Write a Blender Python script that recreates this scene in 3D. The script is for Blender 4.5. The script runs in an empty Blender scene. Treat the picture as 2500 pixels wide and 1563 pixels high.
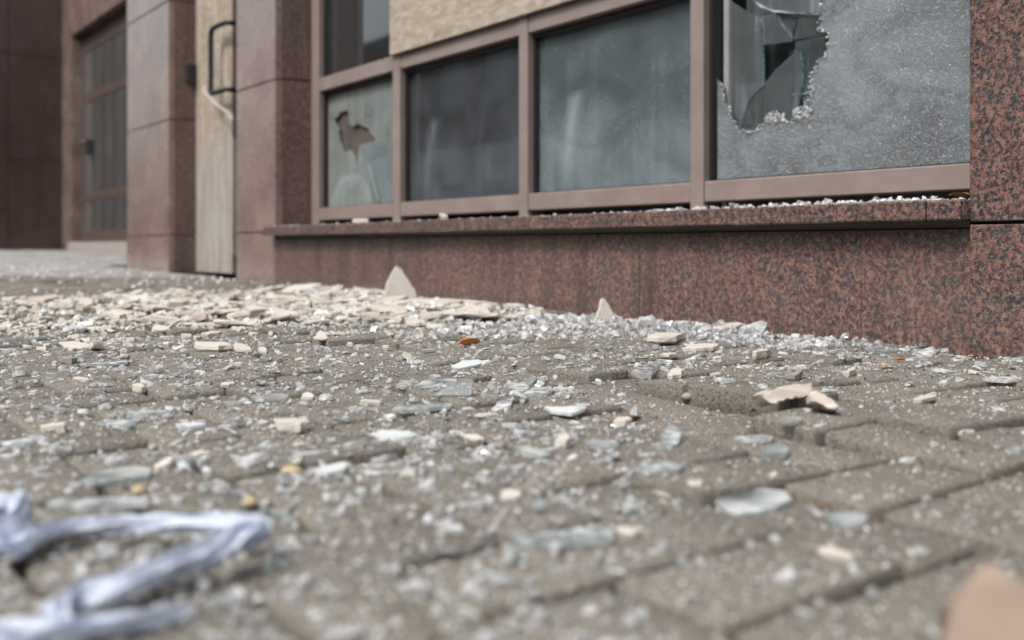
import bpy, bmesh, math, random
import numpy as np
from mathutils import Vector, Matrix, Euler, noise as mnoise
from mathutils.geometry import tessellate_polygon
from mathutils.bvhtree import BVHTree

random.seed(7); RNG = np.random.default_rng(7)
SC = bpy.context.scene
COL = SC.collection
R = math.radians
# ------------------------------------------------------------------ camera, sky, sun, exposure
CAMH, F, CX, HY = 0.16, 2430.0, 1250.0, 603.0        # metres; the photo's focal length, centre and horizon (its own pixels)
cam = bpy.data.cameras.new('camera'); cam.lens = 35; cam.sensor_width = 36
cam.shift_y = -0.0714; cam.clip_start = 0.02; cam.clip_end = 600
cam.dof.use_dof = True; cam.dof.focus_distance = 1.30; cam.dof.aperture_fstop = 3.9; cam.dof.aperture_blades = 9
camo = bpy.data.objects.new('camera', cam); COL.objects.link(camo)
camo.location = (0, 0, CAMH); camo.rotation_euler = (R(90), 0, 0); SC.camera = camo
SUN_ELEV, SUN_AZ = 52, 222                            # azimuth clockwise from +Y: the light comes from behind the camera, on its left
w = bpy.data.worlds.new('World'); SC.world = w; w.use_nodes = True
nt = w.node_tree; nt.nodes.clear()
sky = nt.nodes.new('ShaderNodeTexSky'); sky.sky_type = 'NISHITA'; sky.sun_disc = False
sky.sun_elevation = R(SUN_ELEV); sky.sun_rotation = R(SUN_AZ); sky.dust_density = 6; sky.air_density = 1.2; sky.ozone_density = 1.5
hs = nt.nodes.new('ShaderNodeHueSaturation'); hs.inputs['Saturation'].default_value = 0.30
bg = nt.nodes.new('ShaderNodeBackground'); bg.inputs['Strength'].default_value = 0.115
wo = nt.nodes.new('ShaderNodeOutputWorld')
nt.links.new(sky.outputs[0], hs.inputs['Color']); nt.links.new(hs.outputs[0], bg.inputs[0]); nt.links.new(bg.outputs[0], wo.inputs[0])
sun = bpy.data.lights.new('sun', 'SUN'); sun.energy = 1.5; sun.angle = R(12); sun.color = (1, 0.96, 0.91)
suno = bpy.data.objects.new('sun', sun); COL.objects.link(suno)
suno.rotation_euler = (R(90 - SUN_ELEV), 0, -R(SUN_AZ) + math.pi)
SC.view_settings.view_transform = 'Standard'; SC.view_settings.look = 'None'
SC.view_settings.exposure = 0.66; SC.view_settings.gamma = 1; SC.view_settings.use_curve_mapping = False
cy = SC.cycles
cy.max_bounces = 8; cy.diffuse_bounces = 3; cy.glossy_bounces = 4; cy.transmission_bounces = 6; cy.transparent_max_bounces = 16
cy.caustics_reflective = False; cy.caustics_refractive = False; cy.use_denoising = True; cy.sample_clamp_indirect = 8

# ------------------------------------------------------------------ frames of reference
N_, U_ = (0.8, 0.6), (0.6, -0.8)                      # into the wall / along the wall to the right
C0 = 1.477                                            # camera to wall face
ROT = math.atan2(U_[1], U_[0])
def W(s, c, z): return Vector((c * N_[0] + s * U_[0], c * N_[1] + s * U_[1], z))
def sc_of(x, y): return (x * U_[0] + y * U_[1], x * N_[0] + y * N_[1])
def S(px, c):                                         # where the sight line through photo column px meets the plane c
    d = (px - CX) / F; return c * (0.6 * d - 0.8) / (0.8 * d + 0.6)
def SZ(px, py, c):
    d = (px - CX) / F; D = c / (0.8 * d + 0.6)
    return c * (0.6 * d - 0.8) / (0.8 * d + 0.6), CAMH + (HY - py) / F * D
def ground_z(x, y):
    t = -(0.6 * x - 0.8 * y) - 0.793
    if t < -0.8: t = -0.8
    if t > 10: t = 10
    return 0.011 * t + (0.005 * (t - 3) if t > 3 else 0)
def V2(p): return (p[0] * 1.0339, p[1] * 1.0339)
LIFT_A, LIFT_B = (0.155, 1.10), (0.335, 0.80)            # the stones behind this line have lifted, those in front have sunk
def heave(x, y, side=0):
    dx, dy = LIFT_B[0] - LIFT_A[0], LIFT_B[1] - LIFT_A[1]; L = math.hypot(dx, dy); dx /= L; dy /= L
    al = (x - LIFT_A[0]) * dx + (y - LIFT_A[1]) * dy; d = -(x - LIFT_A[0]) * dy + (y - LIFT_A[1]) * dx
    k = math.exp(-((al - 0.15) / 0.26) ** 2)
    if side: d = max(d, 0.031) if side > 0 else min(d, -0.031)
    if d > 0: return k * 0.016 * min(1, d / 0.03) * math.exp(-(d / 0.24) ** 2)
    return -k * 0.006 * min(1, -d / 0.03) * math.exp(-(d / 0.2) ** 2)
def hit(px, py, lift=0.0):                            # photo pixel -> point on the pavement
    d = Vector(((px - CX) / F, 1, (HY - py) / F)); D = 1.0
    lo, hi = 0.2, 14.0
    for _ in range(50):
        m = (lo + hi) / 2
        if CAMH + d.z * m > ground_z(d.x * m, m) + heave(d.x * m, m) + lift: lo = m
        else: hi = m
    return Vector((d.x * lo, lo, ground_z(d.x * lo, lo) + heave(d.x * lo, lo) + lift))

# ------------------------------------------------------------------ materials
class NB:
    def __init__(s, name):
        s.m = bpy.data.materials.new(name); s.m.use_nodes = True; s.t = s.m.node_tree; s.t.nodes.clear()
        s.out = s.n('ShaderNodeOutputMaterial')
    def n(s, ty, **kw):
        x = s.t.nodes.new(ty)
        for k, v in kw.items(): setattr(x, k, v)
        return x
    def l(s, a, b): s.t.links.new(a, b)
    def set(s, inp, v):
        if isinstance(v, bpy.types.NodeSocket): s.l(v, inp)
        else:
            if isinstance(v, tuple) and len(v) == 3 and inp.type == 'RGBA': v = (*v, 1)
            inp.default_value = v
    def pos(s): return s.n('ShaderNodeNewGeometry').outputs['Position']
    def objc(s): return s.n('ShaderNodeTexCoord').outputs['Object']
    def rnd(s): return s.n('ShaderNodeObjectInfo').outputs['Random']
    def vec(s, op, a, b):
        x = s.n('ShaderNodeVectorMath', operation=op); s.set(x.inputs[0], a); s.set(x.inputs[1], b); return x.outputs[0]
    def math(s, op, a, b=0.0, clamp=False):
        x = s.n('ShaderNodeMath', operation=op, use_clamp=clamp); s.set(x.inputs[0], a); s.set(x.inputs[1], b); return x.outputs[0]
    def noise(s, v, scale, detail=3, rough=0.55, dist=0.0, col=False):
        x = s.n('ShaderNodeTexNoise'); s.set(x.inputs['Vector'], v); x.inputs['Scale'].default_value = scale
        x.inputs['Detail'].default_value = detail; x.inputs['Roughness'].default_value = rough; x.inputs['Distortion'].default_value = dist
        return x.outputs['Color' if col else 'Fac']
    def voro(s, v, scale, feat='F1', out='Distance', rand=1.0):
        x = s.n('ShaderNodeTexVoronoi', feature=feat); s.set(x.inputs['Vector'], v); x.inputs['Scale'].default_value = scale
        x.inputs['Randomness'].default_value = rand
        return x.outputs[out]
    def ramp(s, f, *stops, interp='LINEAR'):
        x = s.n('ShaderNodeValToRGB'); s.set(x.inputs[0], f); e = x.color_ramp.elements; x.color_ramp.interpolation = interp
        while len(e) < len(stops): e.new(0.5)
        for el, (p, c) in zip(e, stops):
            el.position = p; el.color = (c, c, c, 1) if isinstance(c, (int, float)) else (*c, 1)
        return x.outputs[0]
    def mix(s, f, a, b, mode='MIX'):
        x = s.n('ShaderNodeMix', data_type='RGBA', blend_type=mode); s.set(x.inputs[0], f); s.set(x.inputs[6], a); s.set(x.inputs[7], b); return x.outputs[2]
    def bump(s, h, strength, dist=0.002, normal=None):
        x = s.n('ShaderNodeBump'); s.set(x.inputs['Height'], h); x.inputs['Strength'].default_value = strength; x.inputs['Distance'].default_value = dist
        if normal is not None: s.l(normal, x.inputs['Normal'])
        return x.outputs[0]
    def pbr(s, color, rough=0.6, normal=None, spec=0.5, **kw):
        p = s.n('ShaderNodeBsdfPrincipled'); s.set(p.inputs['Base Color'], color); s.set(p.inputs['Roughness'], rough)
        p.inputs['Specular IOR Level'].default_value = spec
        for k, v in kw.items(): s.set(p.inputs[k], v)
        if normal is not None: s.l(normal, p.inputs['Normal'])
        return p.outputs[0]
    def shader(s, sh): s.l(sh, s.out.inputs['Surface']); return s.m
    def mixs(s, f, a, b):
        x = s.n('ShaderNodeMixShader'); s.set(x.inputs[0], f); s.l(a, x.inputs[1]); s.l(b, x.inputs[2]); return x.outputs[0]

def mat_granite(name, tint=1.0, rough=0.30, stain=0.5, coat=0.0, dust=0.22):
    b = NB(name); p = b.pos()
    n1 = b.noise(p, 128, 5, 0.68, 0.35)
    n2 = b.noise(p, 340, 3, 0.65)
    f = b.math('ADD', b.math('MULTIPLY', n1, 0.70), b.math('MULTIPLY', n2, 0.30))
    wp = b.vec('ADD', p, b.vec('MULTIPLY', b.noise(p, 110, 3, col=True), (0.012, 0.012, 0.012)))
    vr = b.voro(wp, 165, out='Color')
    v = b.ramp(vr, (0, (0.116, 0.055, 0.042)), (0.45, (0.175, 0.090, 0.070)), (0.8, (0.232, 0.130, 0.104)), (1, (0.22, 0.165, 0.148)))
    k = b.ramp(f, (0.480, 0.0), (0.505, 0.35), (0.522, 1.0))
    dark = b.ramp(b.noise(p, 210, 3), (0.35, (0.012, 0.012, 0.014)), (0.55, (0.045, 0.043, 0.047)), (0.68, (0.105, 0.095, 0.095)))
    col = b.mix(k, dark, v)
    col = b.mix(b.math('MULTIPLY', b.math('GREATER_THAN', b.noise(p, 520, 2), 0.68), 0.45), col, (0.22, 0.19, 0.18))
    st = b.noise(b.vec('MULTIPLY', p, (9, 9, 0.9)), 1.3, 4, 0.65)
    col = b.mix(b.math('MULTIPLY', b.ramp(st, (0.48, 0.0), (0.72, 1.0)), stain), col, (0.035, 0.025, 0.021))
    big = b.noise(p, 5, 3)
    col = b.mix(b.math('MULTIPLY', b.ramp(big, (0.35, 0.25), (0.75, 1.0)), dust), col, (0.28, 0.215, 0.185))
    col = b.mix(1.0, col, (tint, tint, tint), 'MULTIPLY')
    rg = b.math('ADD', b.math('MULTIPLY', big, 0.25), rough - 0.1)
    return b.shader(b.pbr(col, rg, b.bump(n2, 0.04, 0.001), 0.5, **{'Coat Weight': coat, 'Coat Roughness': 0.14, 'Coat IOR': 1.6}))
M = {}
M['granite'] = mat_granite('polished red granite', 1.12, 0.22, 0.3, 0.45, 0.10)
M['granite_sheen'] = mat_granite('sheened red granite', 1.38, 0.24, 0.15, 0.8, 0.6)  # paler copy: sky sheen at grazing view mixed into the colour
M['granite_shaded'] = mat_granite('shaded red granite', 0.62, 0.3, 0.5, 0.1, 0.1)  # shaded copy: the shade on the right-facing end wall is in the tint
M['granite_rough'] = mat_granite('weathered red granite', 1.22, 0.32, 0.95, 0.15, 0.12)

def mat_frame():
    b = NB('brown painted aluminium'); p = b.pos()
    n = b.noise(p, 14, 4, 0.6); fine = b.noise(p, 260, 2)
    col = b.mix(b.ramp(n, (0.35, 0.0), (0.75, 0.8)), (0.225, 0.175, 0.160), (0.285, 0.232, 0.216))
    sp = b.math('GREATER_THAN', b.noise(p, 420, 1), 0.73)
    col = b.mix(b.math('MULTIPLY', sp, 0.5), col, (0.45, 0.40, 0.37))
    sc = b.math('GREATER_THAN', b.noise(b.vec('MULTIPLY', p, (40, 40, 190)), 1, 2), 0.735)
    col = b.mix(b.math('MULTIPLY', sc, 0.4), col, (0.09, 0.06, 0.05))
    return b.shader(b.pbr(col, b.math('ADD', b.math('MULTIPLY', n, 0.3), 0.32), b.bump(fine, 0.05, 0.0006)))
M['frame'] = mat_frame()

def mat_osb(name, weather):
    b = NB(name); o = b.objc()
    base = None
    cols = []
    for i, (ang, sc_) in enumerate(((1.35, 23), (0.95, 19), (1.8, 27))):
        mp = b.n('ShaderNodeMapping'); mp.inputs['Rotation'].default_value = (0, ang, 0); mp.inputs['Scale'].default_value = (1.0, 1, 3.4)
        mp.inputs['Location'].default_value = (i * 3.1, i, i * 1.7)
        warp = b.vec('ADD', o, b.vec('MULTIPLY', b.noise(o, 12, 2, col=True), (0.03, 0.0, 0.03)))
        b.l(warp, mp.inputs['Vector'])
        cols.append((b.voro(mp.outputs[0], sc_, out='Color'), b.noise(b.vec('MULTIPLY', mp.outputs[0], (18, 1, 2)), 9, 3)))
    def flake(c, g):
        r = b.ramp(c, (0, (0.30, 0.245, 0.195)), (0.4, (0.375, 0.318, 0.258)), (0.75, (0.475, 0.42, 0.36)), (1, (0.215, 0.162, 0.118)))
        return b.mix(b.math('MULTIPLY', g, 0.35), r, (0.22, 0.165, 0.115))
    c = flake(*cols[0]); c1 = flake(*cols[1]); c2 = flake(*cols[2])
    s1 = b.n('ShaderNodeSeparateColor'); b.l(cols[0][0], s1.inputs[0])
    s2 = b.n('ShaderNodeSeparateColor'); b.l(cols[1][0], s2.inputs[0])
    c = b.mix(b.math('GREATER_THAN', s1.outputs[1], 0.5), c, c1)
    c = b.mix(b.math('GREATER_THAN', s2.outputs[2], 0.55), c, c2)
    if weather:
        z = b.n('ShaderNodeSeparateXYZ'); b.l(b.pos(), z.inputs[0])
        k = b.math('ADD', z.outputs[2], b.math('MULTIPLY', b.noise(b.vec('MULTIPLY', o, (6, 6, 1.2)), 2.5, 4), 0.5))
        dust = b.ramp(k, (0.22, 0.65), (0.45, 0.95), (0.75, 0.75), (1.15, 0.0))
        c = b.mix(dust, c, (0.335, 0.315, 0.295))
        gr = b.noise(b.vec('MULTIPLY', o, (45, 45, 2.2)), 1.5, 5, 0.65)
        c = b.mix(b.ramp(gr, (0.36, 0.75), (0.48, 0.0), (0.55, 0.0), (0.68, 0.75)), c, b.mix(b.math('GREATER_THAN', gr, 0.52), (0.19, 0.145, 0.10), (0.50, 0.45, 0.39)))
        sp = b.noise(b.vec('MULTIPLY', o, (30, 30, 7)), 1.6, 4, 0.7)
        c = b.mix(b.math('MULTIPLY', b.ramp(sp, (0.52, 0.0), (0.68, 0.6)), b.ramp(z.outputs[2], (0.05, 1.0), (0.5, 0.0))), c, (0.16, 0.12, 0.09))
    return b.shader(b.pbr(c, 0.75, b.bump(cols[0][1], 0.25, 0.002), 0.3))
M['osb'] = mat_osb('strand board', False)
M['osb_door'] = mat_osb('weathered strand board', True)

def simple(name, col, rough=0.6, nscale=40, var=0.25, bump=0.1, **kw):
    b = NB(name); p = b.pos(); n = b.noise(p, nscale, 4, 0.6)
    c = b.mix(n, tuple(x * (1 - var) for x in col), tuple(min(1, x * (1 + var)) for x in col))
    return b.shader(b.pbr(c, rough, b.bump(n, bump, 0.002), **kw))
M['black'] = simple('black rubber', (0.012, 0.012, 0.013), 0.5)
M['handle'] = simple('black powder coat', (0.014, 0.018, 0.022), 0.35)
M['alu'] = simple('dull aluminium spacer', (0.42, 0.43, 0.44), 0.45)
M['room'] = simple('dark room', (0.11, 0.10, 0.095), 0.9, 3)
M['concrete'] = simple('grey concrete', (0.30, 0.27, 0.25), 0.85, 20)
M['doorpaint'] = simple('brown door paint', (0.090, 0.063, 0.056), 0.4, 12)
M['lock'] = simple('dark metal', (0.05, 0.05, 0.052), 0.35)
M['opposite_pale'] = simple('pale rendered ground floor', (0.70, 0.74, 0.78), 0.9, 0.6)
M['opposite'] = simple('grey render', (0.15, 0.12, 0.10), 0.9, 0.8)
M['bark'] = simple('dark bark', (0.045, 0.038, 0.032), 0.9, 10)

def mat_pane(name, dust, dcol, tint=(0.62, 0.66, 0.68), streak=0.0, spots=0.3, pale_band=None, gl=0.03, refl_grad=0.0):
    """Window glass: mirror by Fresnel over see-through, under a film of dust with rain runs, spots, a painted reflection gradient and a pale curved band."""
    b = NB(name); p = b.pos(); o = b.objc()
    lw = b.n('ShaderNodeFresnel'); lw.inputs['IOR'].default_value = 1.5
    g = b.n('ShaderNodeBsdfGlossy'); g.inputs['Roughness'].default_value = gl; g.inputs['Color'].default_value = (0.92, 0.95, 0.97, 1)
    wav = b.bump(b.noise(p, 3.5, 2), 0.05, 0.01); b.l(wav, g.inputs['Normal'])
    t = b.n('ShaderNodeBsdfTransparent'); t.inputs['Color'].default_value = (*tint, 1)
    base = b.mixs(b.math('MULTIPLY', lw.outputs[0], 3.0, True), t.outputs[0], g.outputs[0])
    d = b.n('ShaderNodeBsdfDiffuse'); b.set(d.inputs['Color'], dcol)
    f = b.math('MULTIPLY', b.ramp(b.noise(p, 5.5, 5, 0.62, 0.6), (0.3, 0.6), (0.7, 1.2)), dust)
    run = b.noise(b.vec('MULTIPLY', o, (26, 26, 1.1)), 1.0, 3, 0.6)
    f = b.math('ADD', f, b.math('MULTIPLY', b.ramp(run, (0.5, 0.0), (0.8, 1.0)), streak))
    sp = b.ramp(b.voro(p, 75, out='Distance'), (0.05, 1.0), (0.20, 0.0))
    sel = b.math('GREATER_THAN', b.noise(p, 22, 1), 0.55)
    f = b.math('ADD', f, b.math('MULTIPLY', b.math('MULTIPLY', sp, sel), spots))
    f = b.math('ADD', f, b.math('MULTIPLY', b.ramp(b.noise(p, 190, 2), (0.55, 0.0), (0.75, 1.0)), dust * 0.5))
    if refl_grad:                                         # street reflection painted into the film: paler towards the bottom rail
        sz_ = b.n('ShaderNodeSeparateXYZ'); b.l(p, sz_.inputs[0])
        f = b.math('MULTIPLY', f, b.ramp(sz_.outputs[2], (0.30, 1.0 + refl_grad), (0.42, 1.0 + refl_grad * .8), (0.54, 1.0 - refl_grad * .4), (0.72, 1.0 - refl_grad)))
        wv = b.noise(b.vec('MULTIPLY', p, (2.6, 2.6, 3.0)), 1.3, 2, 0.4, 0.6)  # darker wavy bands: branch reflections painted into the film
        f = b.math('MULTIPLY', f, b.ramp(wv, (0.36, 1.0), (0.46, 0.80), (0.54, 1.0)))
    if pale_band:                                          # (centre s, top z, bottom z, lean, width, strength): a curved pale band
        cs, zt, zb, lean, wd, k = pale_band
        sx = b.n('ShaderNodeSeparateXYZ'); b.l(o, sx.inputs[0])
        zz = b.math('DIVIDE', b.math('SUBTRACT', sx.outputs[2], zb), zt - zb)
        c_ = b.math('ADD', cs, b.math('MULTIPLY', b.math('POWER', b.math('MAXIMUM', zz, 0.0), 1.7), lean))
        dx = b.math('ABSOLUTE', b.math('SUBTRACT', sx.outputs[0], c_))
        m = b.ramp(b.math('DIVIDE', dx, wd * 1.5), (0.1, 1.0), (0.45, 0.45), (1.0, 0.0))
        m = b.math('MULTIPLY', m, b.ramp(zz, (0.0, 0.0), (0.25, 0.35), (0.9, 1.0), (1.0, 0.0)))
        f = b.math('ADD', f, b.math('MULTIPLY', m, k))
    return b.shader(b.mixs(b.math('MINIMUM', f, 0.92), base, d.outputs[0]))
M['pane_dark'] = mat_pane('dark window glass', 0.07, (0.22, 0.23, 0.24), (0.4, 0.42, 0.45), 0.03, 0.1)
M['pane_far'] = mat_pane('far door glass', 0.40, (0.13, 0.125, 0.125), (0.4, 0.4, 0.4), 0.1)
M['pane_inner'] = mat_pane('dusty inner glass', 0.17, (0.30, 0.34, 0.36), (0.72, 0.78, 0.79), 0.30, 0.12)
M['pane_inner_b'] = mat_pane('dusty inner glass streaked', 0.20, (0.35, 0.39, 0.41), (0.66, 0.72, 0.74), 0.60, 0.15)
M['pane_broken'] = mat_pane('dusty broken glass', 0.55, (0.31, 0.345, 0.335), (0.6, 0.65, 0.62), 0.15, 0.25)

def mat_crazed():
    b = NB('crazed safety glass'); o = b.objc()
    wv = b.vec('ADD', o, b.vec('MULTIPLY', b.noise(o, 30, 2, col=True), (0.02, 0.02, 0.02)))
    st = b.vec('MULTIPLY', wv, (1.0, 1.0, 1.45))
    e = b.voro(st, 240, 'DISTANCE_TO_EDGE'); cc = b.voro(st, 240, out='Color')
    line = b.ramp(e, (0.03, 1.0), (0.14, 0.0))
    s = b.n('ShaderNodeSeparateColor'); b.l(cc, s.inputs[0])
    big = b.noise(b.vec('MULTIPLY', o, (3.4, 3.4, 5.6)), 1.0, 4, 0.55, 0.7)
    bandr = b.ramp(big, (0.36, 0.0), (0.48, 0.8), (0.505, 0.2), (0.62, 1.0))
    base = b.mix(bandr, (0.105, 0.114, 0.126), (0.255, 0.288, 0.310))
    base = b.mix(b.math('MULTIPLY', s.outputs[0], 0.4), base, (0.085, 0.09, 0.096))
    base = b.mix(b.math('MULTIPLY', line, 0.42), base, (0.42, 0.46, 0.485))
    sp = b.math('GREATER_THAN', s.outputs[1], 0.93)
    base = b.mix(b.math('MULTIPLY', sp, 0.28), base, (0.50, 0.53, 0.55))
    h = b.math('ADD', b.math('MULTIPLY', s.outputs[2], 1.0), b.math('MULTIPLY', line, -0.6))
    bp = b.bump(h, 0.6, 0.002)
    pb = b.pbr(base, b.math('ADD', b.math('MULTIPLY', s.outputs[0], 0.3), 0.12), bp, 0.5)
    t = b.n('ShaderNodeBsdfTransparent'); t.inputs['Color'].default_value = (0.6, 0.65, 0.66, 1)
    return b.shader(b.mixs(b.math('MULTIPLY', b.math('SUBTRACT', 1.0, line), 0.16), pb, t.outputs[0]))
M['crazed'] = mat_crazed()

def mat_shard(name, tint, milk, refr, rough, milkc=(0.80, 0.835, 0.85), nsc=85):
    """Loose broken glass: see-through with mirror glints, a little refraction, and a milky white for powder and painted-in refracted sky light."""
    b = NB(name); p = b.pos(); r = b.rnd()
    g = b.n('ShaderNodeBsdfGlass'); g.inputs['IOR'].default_value = 1.45; b.set(g.inputs['Color'], tint); g.inputs['Roughness'].default_value = rough
    t = b.n('ShaderNodeBsdfTransparent'); b.set(t.inputs['Color'], tuple(min(1, 1.0 * x) for x in tint))
    fr = b.n('ShaderNodeFresnel'); fr.inputs['IOR'].default_value = 1.55
    gl = b.n('ShaderNodeBsdfGlossy'); gl.inputs['Roughness'].default_value = rough + 0.06
    a = b.mixs(b.math('MULTIPLY', fr.outputs[0], 1.4, True), t.outputs[0], gl.outputs[0])
    a = b.mixs(refr, a, g.outputs[0])
    d = b.n('ShaderNodeBsdfDiffuse'); b.set(d.inputs['Color'], milkc)
    tl = b.n('ShaderNodeBsdfTranslucent'); b.set(tl.inputs['Color'], milkc)
    dt = b.mixs(0.35, d.outputs[0], tl.outputs[0])
    n = b.noise(p, nsc, 3, 0.6)
    f = b.math('MULTIPLY', b.ramp(n, (0.36, 0.18), (0.62, 1.7)), milk)
    f = b.math('MULTIPLY', f, b.math('ADD', b.math('MULTIPLY', r, 0.8), 0.6), True)
    return b.shader(b.mixs(f, a, dt))
M['shard'] = mat_shard('broken clear glass', (0.96, 0.985, 0.985), 0.42, 0.14, 0.02, (0.95, 0.965, 0.975))
M['shard_green'] = mat_shard('green edged glass', (0.91, 0.965, 0.96), 0.34, 0.14, 0.03, (0.86, 0.905, 0.91))
M['shard_frost'] = mat_shard('frosted glass', (0.90, 0.97, 0.96), 0.58, 0.06, 0.10, (0.76, 0.795, 0.80), 14)
M['green_edge'] = mat_shard('thick green glass', (0.45, 0.86, 0.80), 0.25, 0.1, 0.03, (0.40, 0.66, 0.63))
M['crumb'] = mat_shard('safety glass crumbs', (0.975, 0.985, 0.995), 0.52, 0.12, 0.02, (0.94, 0.955, 0.98), 110)

def mat_plaster(name, c1, c2):
    b = NB(name); p = b.pos(); r = b.rnd()
    n = b.noise(p, 45, 4, 0.65); f = b.noise(p, 420, 2)
    c = b.mix(b.math('ADD', b.math('MULTIPLY', n, 0.6), b.math('MULTIPLY', r, 0.4)), c1, c2)
    sp = b.math('GREATER_THAN', b.noise(p, 330, 1), 0.72)
    c = b.mix(b.math('MULTIPLY', sp, 0.35), c, (0.30, 0.25, 0.20))
    c = b.mix(b.math('MULTIPLY', b.ramp(b.noise(p, 28, 4, 0.7), (0.5, 0.0), (0.7, 1.0)), 0.25), c, (0.28, 0.245, 0.21))
    return b.shader(b.pbr(c, 0.85, b.bump(b.math('ADD', n, b.math('MULTIPLY', f, 0.3)), 0.25, 0.0015), 0.2))
M['plaster'] = mat_plaster('cream plaster', (0.46, 0.425, 0.375), (0.58, 0.545, 0.50))
M['plaster_dusty'] = mat_plaster('dirty plaster', (0.36, 0.32, 0.275), (0.50, 0.455, 0.40))
M['plaster_pale'] = mat_plaster('pinkish cream plaster', (0.52, 0.45, 0.40), (0.62, 0.56, 0.51))
M['plaster_pink'] = mat_plaster('pinkish tan plaster', (0.23, 0.165, 0.128), (0.42, 0.34, 0.285))
M['stone'] = mat_plaster('grey mortar', (0.22, 0.20, 0.18), (0.32, 0.30, 0.28))

def mat_paver():
    b = NB('worn concrete paver'); p = b.pos(); r = b.rnd()
    n = b.noise(p, 14, 4, 0.6); f = b.noise(p, 300, 3, 0.7); g = b.noise(p, 720, 2, 0.6)
    c = b.mix(n, (0.158, 0.137, 0.109), (0.270, 0.245, 0.208))
    c = b.mix(b.math('MULTIPLY', b.math('POWER', r, 1.6), 0.85), c, (0.150, 0.138, 0.118))
    c = b.mix(b.math('MULTIPLY', b.ramp(f, (0.40, 1.0), (0.56, 0.0)), 0.62), c, (0.045, 0.040, 0.033))
    c = b.mix(b.math('MULTIPLY', b.ramp(g, (0.55, 0.0), (0.66, 1.0)), 0.75), c, (0.42, 0.40, 0.37))
    ms = b.ramp(b.noise(p, 4.2, 4, 0.65), (0.52, 0.0), (0.72, 1.0))
    c = b.mix(b.math('MULTIPLY', ms, 0.35), c, (0.115, 0.110, 0.055))
    dst = b.ramp(b.noise(p, 2.6, 3, 0.6), (0.45, 0.0), (0.7, 1.0))
    c = b.mix(b.math('MULTIPLY', dst, 0.22), c, (0.27, 0.255, 0.235))
    h = b.math('ADD', b.math('MULTIPLY', f, 1.0), b.math('MULTIPLY', g, 0.6))
    h = b.math('ADD', h, b.math('MULTIPLY', b.noise(p, 40, 2), 1.6))
    pit = b.ramp(b.voro(p, 150, out='Distance'), (0.10, 0.0), (0.32, 1.0))
    h = b.math('ADD', h, b.math('MULTIPLY', pit, 0.5))
    c = b.mix(b.math('MULTIPLY', b.math('SUBTRACT', 1.0, pit), 0.45), c, (0.055, 0.048, 0.040))
    return b.shader(b.pbr(c, 0.88, b.bump(h, 0.7, 0.0026), 0.35))
M['paver'] = mat_paver()
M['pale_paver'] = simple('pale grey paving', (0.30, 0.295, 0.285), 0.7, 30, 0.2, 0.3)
M['bed'] = simple('dirty jointing sand', (0.028, 0.022, 0.016), 0.95, 130, 0.5, 0.4)
M['litter'] = simple('dry brown litter', (0.17, 0.088, 0.036), 0.85, 200, 0.5)
M['soil'] = simple('dark crumbs of soil', (0.045, 0.04, 0.036), 0.9, 200, 0.4)
M['grit'] = simple('pale grit', (0.64, 0.63, 0.62), 0.45, 300, 0.3)
M['leaf'] = simple('dry orange leaf', (0.50, 0.215, 0.085), 0.6, 90, 0.35)
M['twig'] = simple('brown dry leaf', (0.20, 0.105, 0.045), 0.7, 90, 0.4)
M['pebble'] = simple('yellowish pebble', (0.42, 0.34, 0.20), 0.8, 60)
M['tape'] = simple('pale tape', (0.46, 0.39, 0.37), 0.5, 60, 0.1)
def mat_rag():
    b = NB('crumpled pale wrap'); p = b.pos()
    n = b.noise(p, 90, 4, 0.65, 0.4); c = b.mix(n, (0.48, 0.54, 0.68), (0.70, 0.75, 0.84))
    sss = b.pbr(c, 0.42, b.bump(b.noise(p, 150, 3, 0.6, 0.8), 0.5, 0.003), 0.5)
    tr = b.n('ShaderNodeBsdfTranslucent'); tr.inputs['Color'].default_value = (0.66, 0.69, 0.84, 1)
    return b.shader(b.mixs(0.18, sss, tr.outputs[0]))
M['rag'] = mat_rag()

# ------------------------------------------------------------------ object helpers
def link(name, me, parent=None, loc=None, rot=None, kind=None):
    o = bpy.data.objects.new(name, me); COL.objects.link(o)
    if parent is not None: o.parent = parent
    if loc is not None: o.location = loc
    if rot is not None: o.rotation_euler = rot
    if kind: o['kind'] = kind
    return o
def tag(o, label, cat, group=None):
    o['label'] = label; o['category'] = cat
    if group: o['group'] = group
    return o
def mesh(name, verts, faces, mat, smooth=False):
    me = bpy.data.meshes.new(name); me.from_pydata([tuple(v) for v in verts], [], [tuple(f) for f in faces]); me.update()
    if mat: me.materials.append(M[mat])
    if smooth: me.polygons.foreach_set('use_smooth', [True] * len(me.polygons))
    return me
_boxes = {}
def box_mesh(size, mat, bev=0.0015, seg=1):
    key = (tuple(round(x, 4) for x in size), mat, bev, seg)
    if key not in _boxes:
        bm = bmesh.new(); bmesh.ops.create_cube(bm, size=1.0)
        for v in bm.verts: v.co = Vector((v.co.x * size[0], v.co.y * size[1], v.co.z * size[2]))
        if bev: bmesh.ops.bevel(bm, geom=bm.edges[:], offset=bev, segments=seg, affect='EDGES', profile=0.6)
        me = bpy.data.meshes.new('block'); bm.to_mesh(me); bm.free(); me.materials.append(M[mat]); _boxes[key] = me
    return _boxes[key]
def wbox(name, parent, s0, s1, c0, c1, z0, z1, mat, bev=0.0015, off=None):
    """a block given by its extents in the building's own axes (along the wall, into the wall, up)"""
    cx, cy_, cz = (s0 + s1) / 2, (c0 + c1) / 2 - C0, (z0 + z1) / 2
    px, py, pz = off or (0, 0, 0)
    return link(name, box_mesh((abs(s1 - s0), abs(c1 - c0), abs(z1 - z0)), mat, bev), parent, (cx - px, cy_ - py, cz - pz))
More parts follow.
